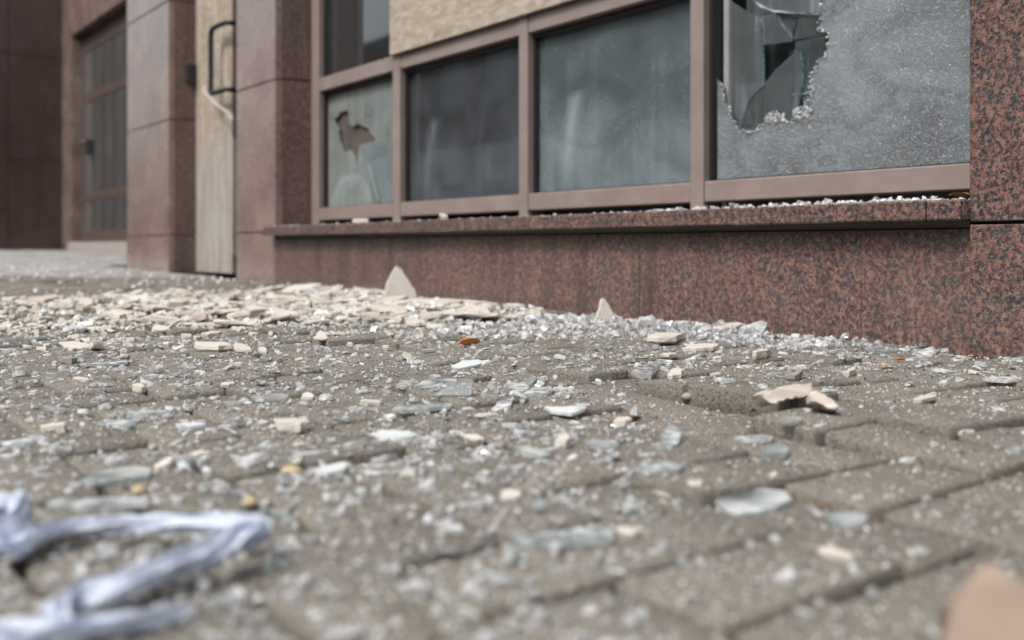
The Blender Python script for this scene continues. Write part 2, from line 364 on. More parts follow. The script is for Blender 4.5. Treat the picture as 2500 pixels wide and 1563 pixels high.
def tube_mesh(name, pts, r, mat, n=10):
    pts = [Vector(p) for p in pts]; vs, fs = [], []
    for i, p in enumerate(pts):
        d = (pts[min(i + 1, len(pts) - 1)] - pts[max(i - 1, 0)]).normalized()
        a = d.orthogonal().normalized() if i == 0 else (a - d * a.dot(d)).normalized()
        b_ = d.cross(a); rr = r[i] if isinstance(r, (list, tuple)) else r
        for k in range(n):
            t = 2 * math.pi * k / n; vs.append(p + (a * math.cos(t) + b_ * math.sin(t)) * rr)
    for i in range(len(pts) - 1):
        for k in range(n):
            fs.append((i * n + k, i * n + (k + 1) % n, (i + 1) * n + (k + 1) % n, (i + 1) * n + k))
    fs.append(tuple(range(n - 1, -1, -1))); fs.append(tuple((len(pts) - 1) * n + k for k in range(n)))
    return mesh(name, vs, fs, mat, True)
def plate_mesh(name, loops, y0, y1, mat):
    """a flat pane with any outline (and holes) in the x-z plane, given a real thickness from y0 to y1"""
    polys = [[Vector((x, z, 0)) for x, z in lp] for lp in loops]
    tris = tessellate_polygon(polys)
    flat = [p for lp in polys for p in lp]; n = len(flat)
    vs = [(p.x, y0, p.y) for p in flat] + [(p.x, y1, p.y) for p in flat]
    fs = [t for t in tris] + [tuple(i + n for i in reversed(t)) for t in tris]
    k = 0
    for lp in polys:
        m = len(lp)
        for i in range(m): fs.append((k + i, k + (i + 1) % m, n + k + (i + 1) % m, n + k + i))
        k += m
    me = mesh(name, vs, fs, mat)
    bm = bmesh.new(); bm.from_mesh(me); bmesh.ops.recalc_face_normals(bm, faces=bm.faces[:]); bm.to_mesh(me); bm.free()
    return me
def jag(pts, amp, n=3, closed=True, rnd=random):
    """break straight outline segments up into small uneven steps"""
    out = []
    m = len(pts)
    for i in range(m if closed else m - 1):
        a, b_ = pts[i], pts[(i + 1) % m]
        L = math.hypot(b_[0] - a[0], b_[1] - a[1]); k = max(1, min(n, int(L / (amp * 2.5))))
        for j in range(k):
            t = j / k; jx = rnd.uniform(-amp, amp) if j else 0; jz = rnd.uniform(-amp, amp) if j else 0
            out.append((a[0] + (b_[0] - a[0]) * t + jx, a[1] + (b_[1] - a[1]) * t + jz))
    if not closed: out.append(pts[-1])
    return out

# ------------------------------------------------------------------ ground: bed sheet, then pavers one by one
PA, PS0, PC0 = 0.076, 0.013, 0.027                        # paver short side and pattern offset
def build_pavement():
    xs = sorted(set([-150, -80, -40, -20] + [round(-14 + i * 0.5, 2) for i in range(57)] + [20, 40, 80, 150] + [round(-1.2 + i * 0.1, 2) for i in range(25)]))
    ys = sorted(set([-150, -60, -20, -8] + [round(-4 + i * 0.5, 2) for i in range(45)] + [25, 40, 80, 150] + [round(0.2 + i * 0.1, 2) for i in range(25)]))
    vs = [(x, y, ground_z(x, y) + heave(x, y) - 0.017) for y in ys for x in xs]
    nx = len(xs)
    fs = [(j * nx + i, j * nx + i + 1, (j + 1) * nx + i + 1, (j + 1) * nx + i) for j in range(len(ys) - 1) for i in range(nx - 1)]
    pv = link('pavement', mesh('pavement', vs, fs, 'bed', True), kind='structure')
    a = PA; gap = 0.0075
    def proto(seed):
        rr = random.Random(seed)
        bm = bmesh.new(); bmesh.ops.create_cube(bm, size=1.0)
        for v in bm.verts: v.co = Vector((v.co.x * (2 * a - gap), v.co.y * (a - gap), v.co.z * 0.05 - 0.025))
        top = [e for e in bm.edges if all(v.co.z > -0.01 for v in e.verts)]; side = [e for e in bm.edges if abs(e.verts[0].co.z - e.verts[1].co.z) > 0.01]
        bmesh.ops.bevel(bm, geom=top + side, offset=0.0036, segments=2, affect='EDGES', profile=0.5)
        for v in bm.verts:
            nz = mnoise.noise(Vector((v.co.x * 22 + seed * 9, v.co.y * 22, 3)))
            v.co += Vector((nz * 0.0013, mnoise.noise(Vector((v.co.x * 25, seed * 7, v.co.y * 25))) * 0.0013, nz * 0.0006 if v.co.z > -0.01 else 0))
        me = bpy.data.meshes.new('paver'); bm.to_mesh(me); bm.free(); me.materials.append(M['paver'])
        me.polygons.foreach_set('use_smooth', [True] * len(me.polygons)); return me
    protos = [proto(i) for i in range(6)]
    cand = []
    for i in range(-158, 82):
        for j in range(-126, 38):
            if (i - j) % 4: continue
            for horiz in (True, False):
                if horiz: s_, c_ = (i + 1) * a, (j + 0.5) * a
                else: s_, c_ = (i + 0.5) * a, (j + 2) * a
                c_ += PC0; s_ += PS0
                p = W(s_, c_, 0)
                lim = C0 - (0.075 if not horiz else 0.037)
                if c_ > lim and not (s_ < -5.7 and c_ < 2.16): continue
                if p.y < 0.24 or p.y > 11.5: continue
                d = p.x / p.y
                if abs(d) > 0.515 + 0.16 / p.y: continue
                cand.append((p.y, s_, c_, horiz, p))
    cand.sort(key=lambda t: t[0])
    rr = random.Random(3)
    global BVH
    av, af = [], []
    rest_v, rest_f = [], []; pale_v, pale_f = [], []
    for k, (yy, s_, c_, horiz, p) in enumerate(cand):
        dz = rr.gauss(0, 0.0019)
        near = math.exp(-(((p.x - 0.34) / 0.3) ** 2 + ((p.y - 0.9) / 0.35) ** 2))
        tilt = 0.010 + 0.010 * near
        dz += rr.gauss(0, 0.0015) * near
        ld = -(p.x - LIFT_A[0]) * (LIFT_B[1] - LIFT_A[1]) + (p.y - LIFT_A[1]) * (LIFT_B[0] - LIFT_A[0]); sd = 1 if ld > 0 else -1
        gx = (heave(p.x + .03, p.y, sd) - heave(p.x - .03, p.y, sd)) / .06; gy = (heave(p.x, p.y + .03, sd) - heave(p.x, p.y - .03, sd)) / .06
        slope = Vector((-gx, -gy + -.009, 1)).normalized()
        q_ = Vector((0, 0, 1)).rotation_difference(slope) @ Euler((rr.gauss(0, tilt), rr.gauss(0, tilt * 0.7), ROT + (0 if horiz else math.pi / 2) + rr.gauss(0, 0.008))).to_quaternion()
        rot = tuple(q_.to_euler())
        loc = (p.x, p.y, ground_z(p.x, p.y) + heave(p.x, p.y, sd) + dz)
        me_ = protos[pk := rr.randrange(6)]; q0 = len(av); mt_ = Matrix.LocRotScale(Vector(loc), Euler(rot), None)
        av += [mt_ @ v.co for v in me_.vertices]; af += [[q0 + i for i in f.vertices] for f in me_.polygons if f.normal.z > -0.5]
        if k < 300:
            link('paver', me_, pv, loc, rot)
        else:
            me, mt = me_, mt_
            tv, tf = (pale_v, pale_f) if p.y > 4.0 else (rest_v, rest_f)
            q = len(tv); tv += [mt @ v.co for v in me.vertices]
            tf += [[q + i for i in f.vertices] for f in me.polygons if f.normal.z > -0.5]
    o = link('paver_field', mesh('paver_field', rest_v, rest_f, 'paver', True), pv, kind='stuff')
    link('pale_paver_field', mesh('pale_paver_field', pale_v, pale_f, 'pale_paver', True), pv, kind='stuff')
    BVH = BVHTree.FromPolygons(av, af)
    return pv
build_pavement()

# ------------------------------------------------------------------ the building
B = link('granite_building', None, loc=W(0, C0, 0), rot=(0, 0, ROT))
tag(B, 'red granite shopfront with boarded door and broken brown framed windows', 'building')
def part(name, parent=None): return link(name, None, parent or B)

CF = C0 + 0.146                                        # front of the window frame
XL, XP = S(577, C0), S(672, C0)                        # left pilaster
XR = S(2376, C0)                                       # right pilaster starts
PANEL_Z = (-0.03, 0.214, 0.768, 1.322, 1.876, 2.43)
def panels(parent, s0, s1, c0, c1, zs=PANEL_Z, mat='granite', gap=0.0025):
    for z0, z1 in zip(zs, zs[1:]):
        wbox('granite_panel', parent, s0, s1, c0, c1, z0 + gap, z1 - gap, mat, 0.0018)
# left pilaster: front slabs and the slabs of its return
pil = wbox('pilaster', B, XL + 0.031, XP - 0.031, C0 + 0.031, C0 + 0.60, -0.05, 2.43, 'concrete', 0)
def under(parent, fn):                                 # children built with the parent's own offset taken out
    before = set(o.name for o in parent.children); fn()
    for o in parent.children:
        if o.name not in before: o.location = Vector(o.location) - Vector(parent.location)
under(pil, lambda: (panels(pil, XL, XP, C0, C0 + 0.029, PANEL_Z, 'granite_sheen'), panels(pil, XP - 0.029, XP - 0.0005, C0 + 0.030, CF + 0.02, (0.0, 0.21, 0.7725, 1.326, 1.88, 2.43), 'granite_rough')))
# plinth below the sill
pl = wbox('plinth', B, XP + 0.001, XR - 0.001, C0 + 0.035, C0 + 0.45, -0.05, 0.185, 'concrete', 0)
def plf():
    e = [XP + 0.0015, S(826, C0), S(1180, C0), S(1560, C0), S(2102, C0), XR - 0.0015]
    for k in range(5):
        wbox('granite_panel', pl, e[k] + 0.0006, e[k + 1] - 0.0006, C0 + (0.0005 if k % 2 else 0), C0 + 0.03, -0.04, 0.188, 'granite_rough', 0.001)
under(pl, plf)
# sill: long slabs and a short end block
sl = wbox('window_sill', B, XP - 0.004, XR - 0.012, C0 + 0.012, CF + 0.05, 0.190, 0.1995, 'concrete', 0)
def slf():
    c0 = C0 - 0.042
    e = [XP - 0.012, S(1330, c0), S(1880, c0), S(2257, c0)]
    for k in range(3): wbox('sill_slab', sl, e[k] + 0.0008, e[k + 1] - 0.0008, c0, CF + 0.03, 0.200, 0.2325, 'granite', 0.003)
    wbox('sill_slab', sl, e[3] + 0.001, S(2342, c0), c0 + 0.001, CF + 0.03, 0.200, 0.232, 'granite', 0.003)
under(sl, slf)
# right pilaster
pr = wbox('pilaster', B, XR + 0.031, XR + 0.9, C0 + 0.02, C0 + 0.6, -0.05, 2.43, 'concrete', 0)
under(pr, lambda: panels(pr, XR, XR + 0.9, C0 - 0.012, C0 + 0.018, (-0.03, 0.196, 0.96, 1.72, 2.43)))
# far pilaster beyond the boarded door
XF0, XF1 = S(310, C0), S(412, C0)
pf = wbox('pilaster', B, XF0 + 0.031, XF1 - 0.031, C0 + 0.031, C0 + 0.70, -0.05, 2.9, 'concrete', 0)
under(pf, lambda: (panels(pf, XF0, XF1, C0, C0 + 0.029, (-0.03, 0.214, 0.744, 1.29, 1.84, 2.39, 2.9), 'granite_sheen'), panels(pf, XF1 - 0.029, XF1 - 0.0005, C0 + 0.030, C0 + 0.16, (0.0, 0.212, 0.748, 1.294, 1.844, 2.39, 2.9), 'granite_rough')))

# ---- window
win = link('window', None, B, (0, CF - C0, 0))         # children are built from the frame's front plane
def fb(name, s0, s1, c0, c1, z0, z1, mat='frame', bev=0.0025): return wbox(name, win, s0, s1, c0, c1, z0, z1, mat, bev, (0, CF - C0, 0))
ZB0, ZB1, ZT0, ZT1 = 0.2565, 0.3015, 0.7285, 0.7775
posts = []
for (xa, xb) in ((758, 779), (960, 977), (1268, 1289), (1686, 1718)):
    posts.append((S(xa, CF), S(xb, CF)))
SR = S(2400, CF) + 0.05
ZTOP = 2.2
for i, (sa, sb) in enumerate(posts):
    fb('mullion', sa, sb, CF - 0.003, CF + 0.055, 0.2335 if i else 0.240, ZTOP)
edges = [(posts[0][1], posts[1][0]), (posts[1][1], posts[2][0]), (posts[2][1], posts[3][0]), (posts[3][1], SR)]
for i, (sa, sb) in enumerate(edges):
    fb('bottom_rail', sa + 0.0008, sb - 0.0008, CF, CF + 0.05, ZB0, ZB1)
    fb('transom_rail', sa + 0.0008, sb - 0.0008, CF, CF + 0.05, ZT0 if i < 3 else 1.30, ZT1 if i < 3 else 1.35)
    # black gasket round the glass, and the silver spacer between the two sheets
    top = ZT0 if i < 3 else 1.30
    g = 0.009
    fb('gasket', sa + 0.0004, sa + g, CF + 0.018, CF + 0.046, ZB1 + 0.0005, top - 0.0005, 'black', 0)
    fb('gasket', sa + g + 0.0004, sb - 0.0004, CF + 0.018, CF + 0.046, top - g * 1.3, top - 0.0006, 'black', 0)
    fb('gasket', sa + g + 0.0004, sb - 0.0004, CF + 0.024, CF + 0.046, ZB1 + 0.0005, ZB1 + 0.004, 'black', 0)
    if i in (0, 2, 3):
        ztop = top - 0.02
        fb('spacer_bar', sa + g + 0.004, sa + g + 0.0085, CF + 0.050, CF + 0.062, ZB1 + 0.006, ztop, 'alu', 0.0006)
        fb('spacer_bar', sa + g + 0.0115, sa + g + 0.015, CF + 0.050, CF + 0.062, ZB1 + 0.006, ztop, 'alu', 0.0006)
    fb('upper_gasket', sa + 0.0004, sa + g, CF + 0.018, CF + 0.046, ZT1 + 0.0005, ZTOP - 0.01, 'black', 0) if i == 0 else None
CG = CF + 0.034
def rect(sa, sb, z0, z1): return [(sa, z0), (sb, z0), (sb, z1), (sa, z1)]
def pane(name, loops, c0, c1, mat):
    return link(name, plate_mesh(name, loops, c0 - CF, c1 - CF, mat), win)
def sm(xc, zt, zb, lean, wd, k): return (S(xc, CG), zt, zb, lean, wd, k)
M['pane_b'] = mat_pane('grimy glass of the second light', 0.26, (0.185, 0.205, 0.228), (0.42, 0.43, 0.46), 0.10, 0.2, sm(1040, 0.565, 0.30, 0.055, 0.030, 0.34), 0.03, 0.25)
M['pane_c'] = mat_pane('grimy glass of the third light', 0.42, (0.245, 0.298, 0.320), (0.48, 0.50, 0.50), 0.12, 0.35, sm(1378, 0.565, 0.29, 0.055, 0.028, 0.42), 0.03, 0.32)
# first light: broken pane with a ragged hole
HOLE = [(290, 740), (330, 690), (380, 680), (385, 760), (410, 780), (440, 760), (500, 790), (550, 870), (450, 890), (440, 950), (430, 1020), (415, 960), (400, 930), (350, 930), (330, 880), (320, 800)]
hole = jag([SZ(700 + x / 2.52, y / 2.52, CG) for x, y in HOLE], 0.004)
pane('pane', [rect(edges[0][0] + 0.008, edges[0][1], ZB1, ZT0), hole], CG, CG + 0.005, 'pane_broken')
M['pane_pale'] = mat_pane('pale dusty shard', 0.62, (0.33, 0.385, 0.375), (0.7, 0.76, 0.75), 0.1, 0.2)
M['pane_blue'] = mat_pane('bluish clear shard', 0.50, (0.285, 0.345, 0.355), (0.7, 0.78, 0.78), 0.1, 0.1)
for mt, dy, PTS in (('pane_blue', -0.004, [(452, 900), (500, 885), (660, 892), (660, 1262), (560, 1262), (520, 1150), (480, 1010)]),
                    ('pane_pale', -0.0065, [(278, 1275), (292, 1180), (330, 1100), (400, 1066), (470, 1090), (510, 1150), (545, 1272)]),
                    ('pane_pale', -0.0085, [(500, 1010), (515, 1005), (570, 1230), (556, 1240)])):
    pane('pane_shard', [jag([SZ(700 + x / 2.52, y / 2.52, CG + dy) for x, y in PTS], 0.002, 3)], CG + dy, CG + dy + 0.0018, mt)
M['grime'] = mat_pane('brown grime on the inner sheet', 0.85, (0.125, 0.108, 0.102), (0.5, 0.5, 0.5), 0.1, 0.05)
pane('inner_pane', [rect(edges[0][0] + 0.03, edges[0][1], ZB1, ZT0)], CG + 0.012, CG + 0.016, 'grime')
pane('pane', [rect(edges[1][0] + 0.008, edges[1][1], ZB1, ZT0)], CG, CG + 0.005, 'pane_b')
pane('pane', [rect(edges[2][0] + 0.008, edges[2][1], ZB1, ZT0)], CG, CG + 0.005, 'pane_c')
pane('pane', [rect(edges[0][0] + 0.008, edges[0][1], ZT1, ZTOP)], CG, CG + 0.005, 'pane_dark')
# fourth light: crazed outer sheet with a big hole, cracked inner sheet behind
EDGE = [(120, 790), (200, 775), (250, 822), (268, 860), (270, 930), (263, 1000), (300, 1020), (345, 1040), (343, 1160), (395, 1190), (410, 1285), (500, 1275), (600, 1270), (650, 1215), (700, 1130), (760, 1090), (810, 1120), (870, 1170), (940, 1195), (970, 1110), (1010, 1045), (1060, 1035), (1105, 1045), (1090, 985), (1112, 930), (1135, 885), (1095, 835), (1122, 775), (1115, 730), (1150, 680), (1200, 580), (1262, 552), (1280, 430), (1288, 330), (1198, 290), (1216, 200), (1208, 100), (1222, 30), (1262, -15), (1250, -160), (1330, -300)]
ed = jag([SZ(1700 + x / 3.98, y / 3.98, CG) for x, y in EDGE], 0.0028, 3, False)
sl4 = edges[3][0] + 0.008
ed[0] = (sl4, ed[0][1])
outer = [(sl4, ZB1)] + ed + [(ed[-1][0], 1.0), (SR, 1.0), (SR, ZB1)]
pane('shattered_pane', [outer], CG, CG + 0.006, 'crazed')
CI = CG + 0.026
def inner(pts, tilt, mat, dc=0.0):
    P = [SZ(1700 + x / 3.98, y / 3.98, CI + dc) for x, y in pts]
    P = jag(P, 0.0015, 4)
    mx = sum(p[0] for p in P) / len(P); mz = sum(p[1] for p in P) / len(P)
    o = link('inner_shard', plate_mesh('inner_shard', [[(p[0] - mx, p[1] - mz) for p in P]], 0, 0.004, mat), win, (mx, CI + dc - CF, mz), (tilt[0], 0, tilt[1]))
inner([(225, -60), (560, 150), (625, 200), (640, 450), (652, 830), (520, 960), (430, 1190), (400, 1330), (225, 1330)], (0.012, 0.03), 'pane_inner_b')
inner([(655, 834), (760, 684), (850, 604), (942, 515), (960, 560), (975, 700), (940, 880), (935, 920), (1000, 1320), (430, 1320), (432, 1195), (524, 964)], (-0.02, 0.02), 'pane_inner', 0.004)
inner([(950, 490), (1022, 498), (1032, 650), (1022, 860), (945, 1170), (900, 1170), (942, 920), (968, 700)], (0.05, -0.10), 'pane_inner_b', -0.006)
inner([(1022, 500), (1029, 500), (1038, 650), (1030, 860), (952, 1165), (945, 1165), (1022, 860), (1031, 650)], (0.05, -0.10), 'green_edge', -0.0075)
inner([(580, 22), (640, 62), (760, 100), (1000, 120), (1212, 136), (1212, 146), (1000, 134), (750, 118), (630, 76), (570, 34)], (0, 0), 'shard_frost', -0.006)
inner([(646, 460), (650, 460), (656, 830), (651, 830)], (0, 0), 'green_edge', -0.0015)
inner([(930, 915), (1140, 878), (1142, 888), (1000, 925), (932, 928)], (0, 0), 'shard', -0.004)
inner([(480, -60), (1300, -60), (1300, 128), (1000, 124), (760, 104), (620, 50)], (-0.03, 0.05), 'pane_inner_b')
inner([(1004, 130), (1320, 135), (1320, 318), (942, 388)], (0.02, -0.03), 'pane_inner')
inner([(948, 402), (1320, 326), (1320, 1110), (1040, 1110), (1036, 500), (952, 488)], (-0.01, -0.05), 'pane_inner')
inner([(640, 150), (762, 132), (918, 398), (646, 440)], (0.06, 0.05), 'pane_inner')
inner([(770, 128), (994, 130), (928, 380)], (-0.04, -0.02), 'pane_inner', 0.003)
pane('inner_pane', [rect(edges[3][0] + 0.03, SR, ZB1, 1.0)], CI + 0.045, CI + 0.049, 'pane_inner')
def crumb_cloud(name, centers, size, mat, parent, seed=5):
    rr = random.Random(seed); vs, fs = [], []
    for c in centers:
        k = len(vs); e = Euler((rr.uniform(0, 6), rr.uniform(0, 6), rr.uniform(0, 6))).to_matrix(); z = size * rr.uniform(0.5, 1.3)
        for x, y, zz in ((-1, -1, -1), (1, -1, -1), (1, 1, -1), (-1, 1, -1), (-1, -1, 1), (1, -1, 1), (1, 1, 1), (-1, 1, 1)):
            vs.append(Vector(c) + e @ Vector((x * rr.uniform(.5, 1), y * rr.uniform(.5, 1), zz * rr.uniform(.4, 1))) * z * 0.5)
        for f in ((0, 3, 2, 1), (4, 5, 6, 7), (0, 1, 5, 4), (1, 2, 6, 5), (2, 3, 7, 6), (3, 0, 4, 7)): fs.append(tuple(k + i for i in f))
    return link(name, mesh(name, vs, fs, mat), parent, kind='stuff')
cc = []
rr = random.Random(11)
for (x0, z0), (x1, z1) in zip(ed, ed[1:]):             # pale chips cling all along the edge of the hole
    k = max(1, int(math.hypot(x1 - x0, z1 - z0) / 0.0026))
    for q in range(k):
        t = rr.random(); cc.append((x0 + (x1 - x0) * t + rr.gauss(0, .002), CG - CF - 0.0005 - rr.random() * 0.003, z0 + (z1 - z0) * t + rr.gauss(0, .002)))
for x0, y0, x1, y1, n in ((690, 1110, 860, 1190, 90), (950, 1045, 1130, 1180, 120)):
    for _ in range(n):
        s_, z_ = SZ(1700 + rr.uniform(x0, x1) / 3.98, rr.uniform(y0, y1) / 3.98, CG); cc.append((s_, CG - CF - 0.001 - rr.random() * 0.003, z_))
crumb_cloud('glass_edge', cc, 0.0034, 'crumb', win)
# boards over the upper lights
c1, c0 = CF - 0.0045, CF - 0.0165
sb0 = S(951, c0)
wbox('osb_board', win, sb0, sb0 + 1.22, c0, c1, 0.7755, 2.0, 'osb', 0.001, (0, CF - C0, 0))
wbox('osb_board', win, sb0 + 1.224, SR - 0.02, c0 + 0.001, c1, 0.9, 2.0, 'osb', 0.001, (0, CF - C0, 0))
# dark room behind
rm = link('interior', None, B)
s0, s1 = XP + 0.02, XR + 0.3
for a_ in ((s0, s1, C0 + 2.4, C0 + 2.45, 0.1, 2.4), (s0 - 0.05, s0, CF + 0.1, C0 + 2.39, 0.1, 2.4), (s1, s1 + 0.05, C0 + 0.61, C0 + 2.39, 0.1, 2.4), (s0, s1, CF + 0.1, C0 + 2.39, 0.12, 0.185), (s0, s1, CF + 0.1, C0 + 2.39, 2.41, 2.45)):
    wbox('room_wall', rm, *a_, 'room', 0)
# facade over the windows and boarded door (above the frame of the photograph)
fa = wbox('upper_wall', B, XF0 + 0.01, XR + 0.9, C0 + 0.04, C0 + 0.8, 2.46, 4.2, 'granite', 0.002)

# ---- boarded door between the two pilasters
CD = C0 + 0.124
bd = link('boarded_door', None, B, (0, CD - C0, 0))
sa, sb = XF1 + 0.003, S(566, CD)
wbox('osb_board', bd, sa, sb, CD, CD + 0.014, 0.045, 2.3, 'osb_door', 0.001, (0, CD - C0, 0))
wbox('door_edge', bd, sb + 0.004, sb + 0.022, CD - 0.006, CD + 0.03, 0.12, 0.62, 'osb_door', 0.001, (0, CD - C0, 0))
wbox('door_edge', bd, sb + 0.004, sb + 0.022, CD + 0.002, CD + 0.03, 0.625, 2.3, 'doorpaint', 0.001, (0, CD - C0, 0))
wbox('gap_backing', bd, XF1 + 0.003, XL - 0.003, CD + 0.06, CD + 0.1, 0.03, 2.3, 'black', 0, (0, CD - C0, 0))  # black sheet behind the board stands in for the dark of the gaps
def hz(px, py): s_, z_ = SZ(px, py, CD - 0.05); return s_, z_
sh, zt = hz(515, 72); _, zb = hz(515, 230)
s2 = S(568, CD - 0.02)
pts = []
r_ = 0.03
for k in range(7):
    t = k / 6 * math.pi / 2; pts.append((sh + r_ - r_ * math.sin(t), -0.05, zt - r_ + r_ * math.cos(t)))
pts = [(s2, -0.05, zt)] + pts
low = [(sh + r_ * 0.4 - r_ * 0.4 * math.cos(k / 4 * math.pi / 2), -0.05, zb + r_ * 0.4 - r_ * 0.4 * math.sin(k / 4 * math.pi / 2)) for k in range(5)]
pts += low + [(s2, -0.05, zb)]
link('door_handle', tube_mesh('door_handle', pts, 0.0115, 'handle', 12), bd)
wbox('lock_plate', bd, sa - 0.001, sa + 0.02, CD - 0.045, CD - 0.001, hz(478, 195)[1], hz(478, 145)[1], 'handle', 0.004, (0, CD - C0, 0))
for z_ in (zt, zb): link('handle_bracket', tube_mesh('handle_bracket', [(s2, -0.05, z_), (s2, 0.0, z_)], 0.012, 'handle', 10), bd)

# ---- far bay: granite surround, panelled door, step, end wall
C1, C2 = 2.20, 2.29
SJ = S(174, C1); SE = S(152, C1)
su = wbox('door_surround', B, SE, SJ, C1, C1 + 0.4, 0.0, 3.4, 'granite_sheen', 0.003)
wbox('lintel', B, SJ + 0.001, SJ + 2.2, C1 + 0.001, C1 + 0.4, SZ(174, 88, C1)[1], 3.4, 'granite_sheen', 0.003)
wbox('far_wall_block', B, S(330, C2) + 0.25, XF0 + 0.02, C1 + 0.01, C1 + 0.4, 0.0, SZ(174, 88, C1)[1] - 0.001, 'granite', 0)
fd = link('panelled_door', None, B, (0, C2 - C0, 0))
d0, d1 = SJ + 0.005, SJ + 1.75
ztop = SZ(174, 88, C1)[1] - 0.003; zbt = 0.205
def db(name, s0, s1, c0, c1, z0, z1, mat='doorpaint', bev=0.004): return wbox(name, fd, s0, s1, c0, c1, z0, z1, mat, bev, (0, C2 - C0, 0))
zr1 = SZ(202, 240, C2)[1]; zr2 = SZ(205, 478, C2)[1]
db('door_stile', d0, d0 + 0.04, C2, C2 + 0.05, zbt, ztop); db('door_stile', d1 - 0.08, d1, C2, C2 + 0.05, zbt, ztop)
for z0, z1 in ((zbt, zbt + 0.09), (zr2 - 0.05, zr2 + 0.02), (zr1 - 0.06, zr1 + 0.02), (ztop - 0.16, ztop)):
    db('door_rail', d0 + 0.041, d1 - 0.081, C2 + 0.002, C2 + 0.05, z0, z1)
nb = 5
for k in range(1, nb):
    s_ = d0 + 0.04 + (d1 - d0 - 0.12) * k / nb
    for z0, z1 in ((zbt + 0.091, zr2 - 0.051), (zr2 + 0.021, zr1 - 0.061), (zr1 + 0.021, ztop - 0.161)):
        db('glazing_bar', s_ - 0.012, s_ + 0.012, C2 + 0.003, C2 + 0.0075, z0, z1, 'lock', 0.001)
for z0, z1 in ((zbt + 0.09, zr2 - 0.05), (zr2 + 0.02, zr1 - 0.06), (zr1 + 0.02, ztop - 0.16)):
    link('pane', plate_mesh('pane', [rect(d0 + 0.04, d1 - 0.08, z0, z1)], 0.008, 0.014, 'pane_far'), fd)
link('door_backing', box_mesh((1.9, 0.02, 2.1), 'room', 0), fd, ((d0 + d1) / 2, 0.3, 1.2))
hs_, hz_ = SZ(205, 350, C2 - 0.05)
link('door_handle', tube_mesh('door_handle', [(hs_ - 0.06, -0.05, hz_ + 0.02), (hs_ + 0.02, -0.055, hz_), (hs_ + 0.05, -0.05, hz_)], [0.02, 0.028, 0.028], 'lock', 10), fd)
db('lock_case', hs_ + 0.03, hs_ + 0.10, C2 - 0.06, C2 - 0.001, hz_ - 0.10, hz_ + 0.03, 'lock')
wbox('door_step', B, SJ - 0.02, XF0 + 0.02, C1 - 0.03, C2 - 0.001, 0.0, 0.2, 'concrete', 0.006)
ew = wbox('end_wall', B, SE - 0.35, SE - 0.031, 1.2, C1 + 0.4, 0.0, 3.4, 'concrete', 0)
def ewf():
    cs = [1.2, 1.75, C1 + 0.4]
    for c0_, c1_ in zip(cs, cs[1:]):
        for z0, z1 in ((0.02, 0.95), (0.95, 1.9), (1.9, 3.4)):
            wbox('granite_panel', ew, SE - 0.03, SE - 0.001, c0_ + 0.002, c1_ - 0.002, z0 + 0.002, z1 - 0.002, 'granite_shaded', 0.002)
under(ew, ewf)

# ------------------------------------------------------------------ across the street, out of view; house tones set to shape the window reflections
ob = link('street_house', None, loc=W(-16.0, -15, 0), rot=(0, 0, ROT)); tag(ob, 'unseen rendered house across the street, toned for the window reflections', 'building')
link('upper_storey', box_mesh((50, 6, 4.6), 'opposite', 0.02), ob, (0, -3, 5.7))
link('ground_floor', box_mesh((50, 6.1, 3.4), 'opposite_pale', 0.02), ob, (0, -3, 1.7))
for i in range(18):
    for j in range(2):
        link('house_window', box_mesh((1.3, 0.12, 1.7), 'pane_dark', 0.01), ob, (-22 + i * 2.6, 0.0 if j else 0.05, 1.4 + j * 4.2))
tr = link('bare_tree', None, loc=W(-8.9, -5.2, 0)); tag(tr, 'leafless dark street tree mirrored in the grimy windows', 'tree')
def grow(p, d, L, r, depth, rr, out):
    q = [p]; rad = [r]
    for k in range(4):
        d = (d + Vector((rr.uniform(-.22, .22), rr.uniform(-.22, .22), rr.uniform(-.08, .16)))).normalized()
        p = p + d * L / 4; q.append(p); rad.append(r * (1 - 0.12 * (k + 1)))
    out.append((q, rad))
    if depth:
        for _ in range(3):
            a_ = d.orthogonal().normalized(); a_.rotate(Matrix.Rotation(rr.uniform(0, 6.28), 3, d))
            grow(p, (d + a_ * rr.uniform(.5, 1.0)).normalized(), L * rr.uniform(.6, .8), rad[-1] * 0.7, depth - 1, rr, out)
br = []; grow(Vector((0, 0, -0.1)), Vector((0.05, 0.02, 1)), 1.7, 0.17, 4, random.Random(4), br)
link('trunk', tube_mesh('trunk', br[0][0], br[0][1], 'bark', 10), tr)
for q, rad in br[1:90]: link('branch', tube_mesh('branch', q, rad, 'bark', 6), tr)

# ------------------------------------------------------------------ broken pieces
def shard_proto(seed, n=None, thick=0.2, elong=1.6):
    """flat splinter of glass: uneven polygon with bevelled, chipped edges; unit size about 1 across"""
    rr = random.Random(seed); n = n or rr.choice((4, 5, 5, 6, 7))
    ang = sorted((i + rr.uniform(-.33, .33)) / n * 2 * math.pi for i in range(n))
    ring = [(math.cos(a) * rr.uniform(.32, .56) * elong ** .5, math.sin(a) * rr.uniform(.32, .56) / elong ** .5) for a in ang]
    vs, fs = [], []
    for z, k in ((0, .96), (thick, 1.0)):
        for x, y in ring: vs.append((x * k + rr.uniform(-.03, .03), y * k + rr.uniform(-.03, .03), z + rr.uniform(-.02, .02)))
    fs.append(tuple(range(n - 1, -1, -1))); fs.append(tuple(range(n, 2 * n)))
    for j in range(1):
        for i in range(n): fs.append((j * n + i, j * n + (i + 1) % n, (j + 1) * n + (i + 1) % n, (j + 1) * n + i))
    return vs, fs
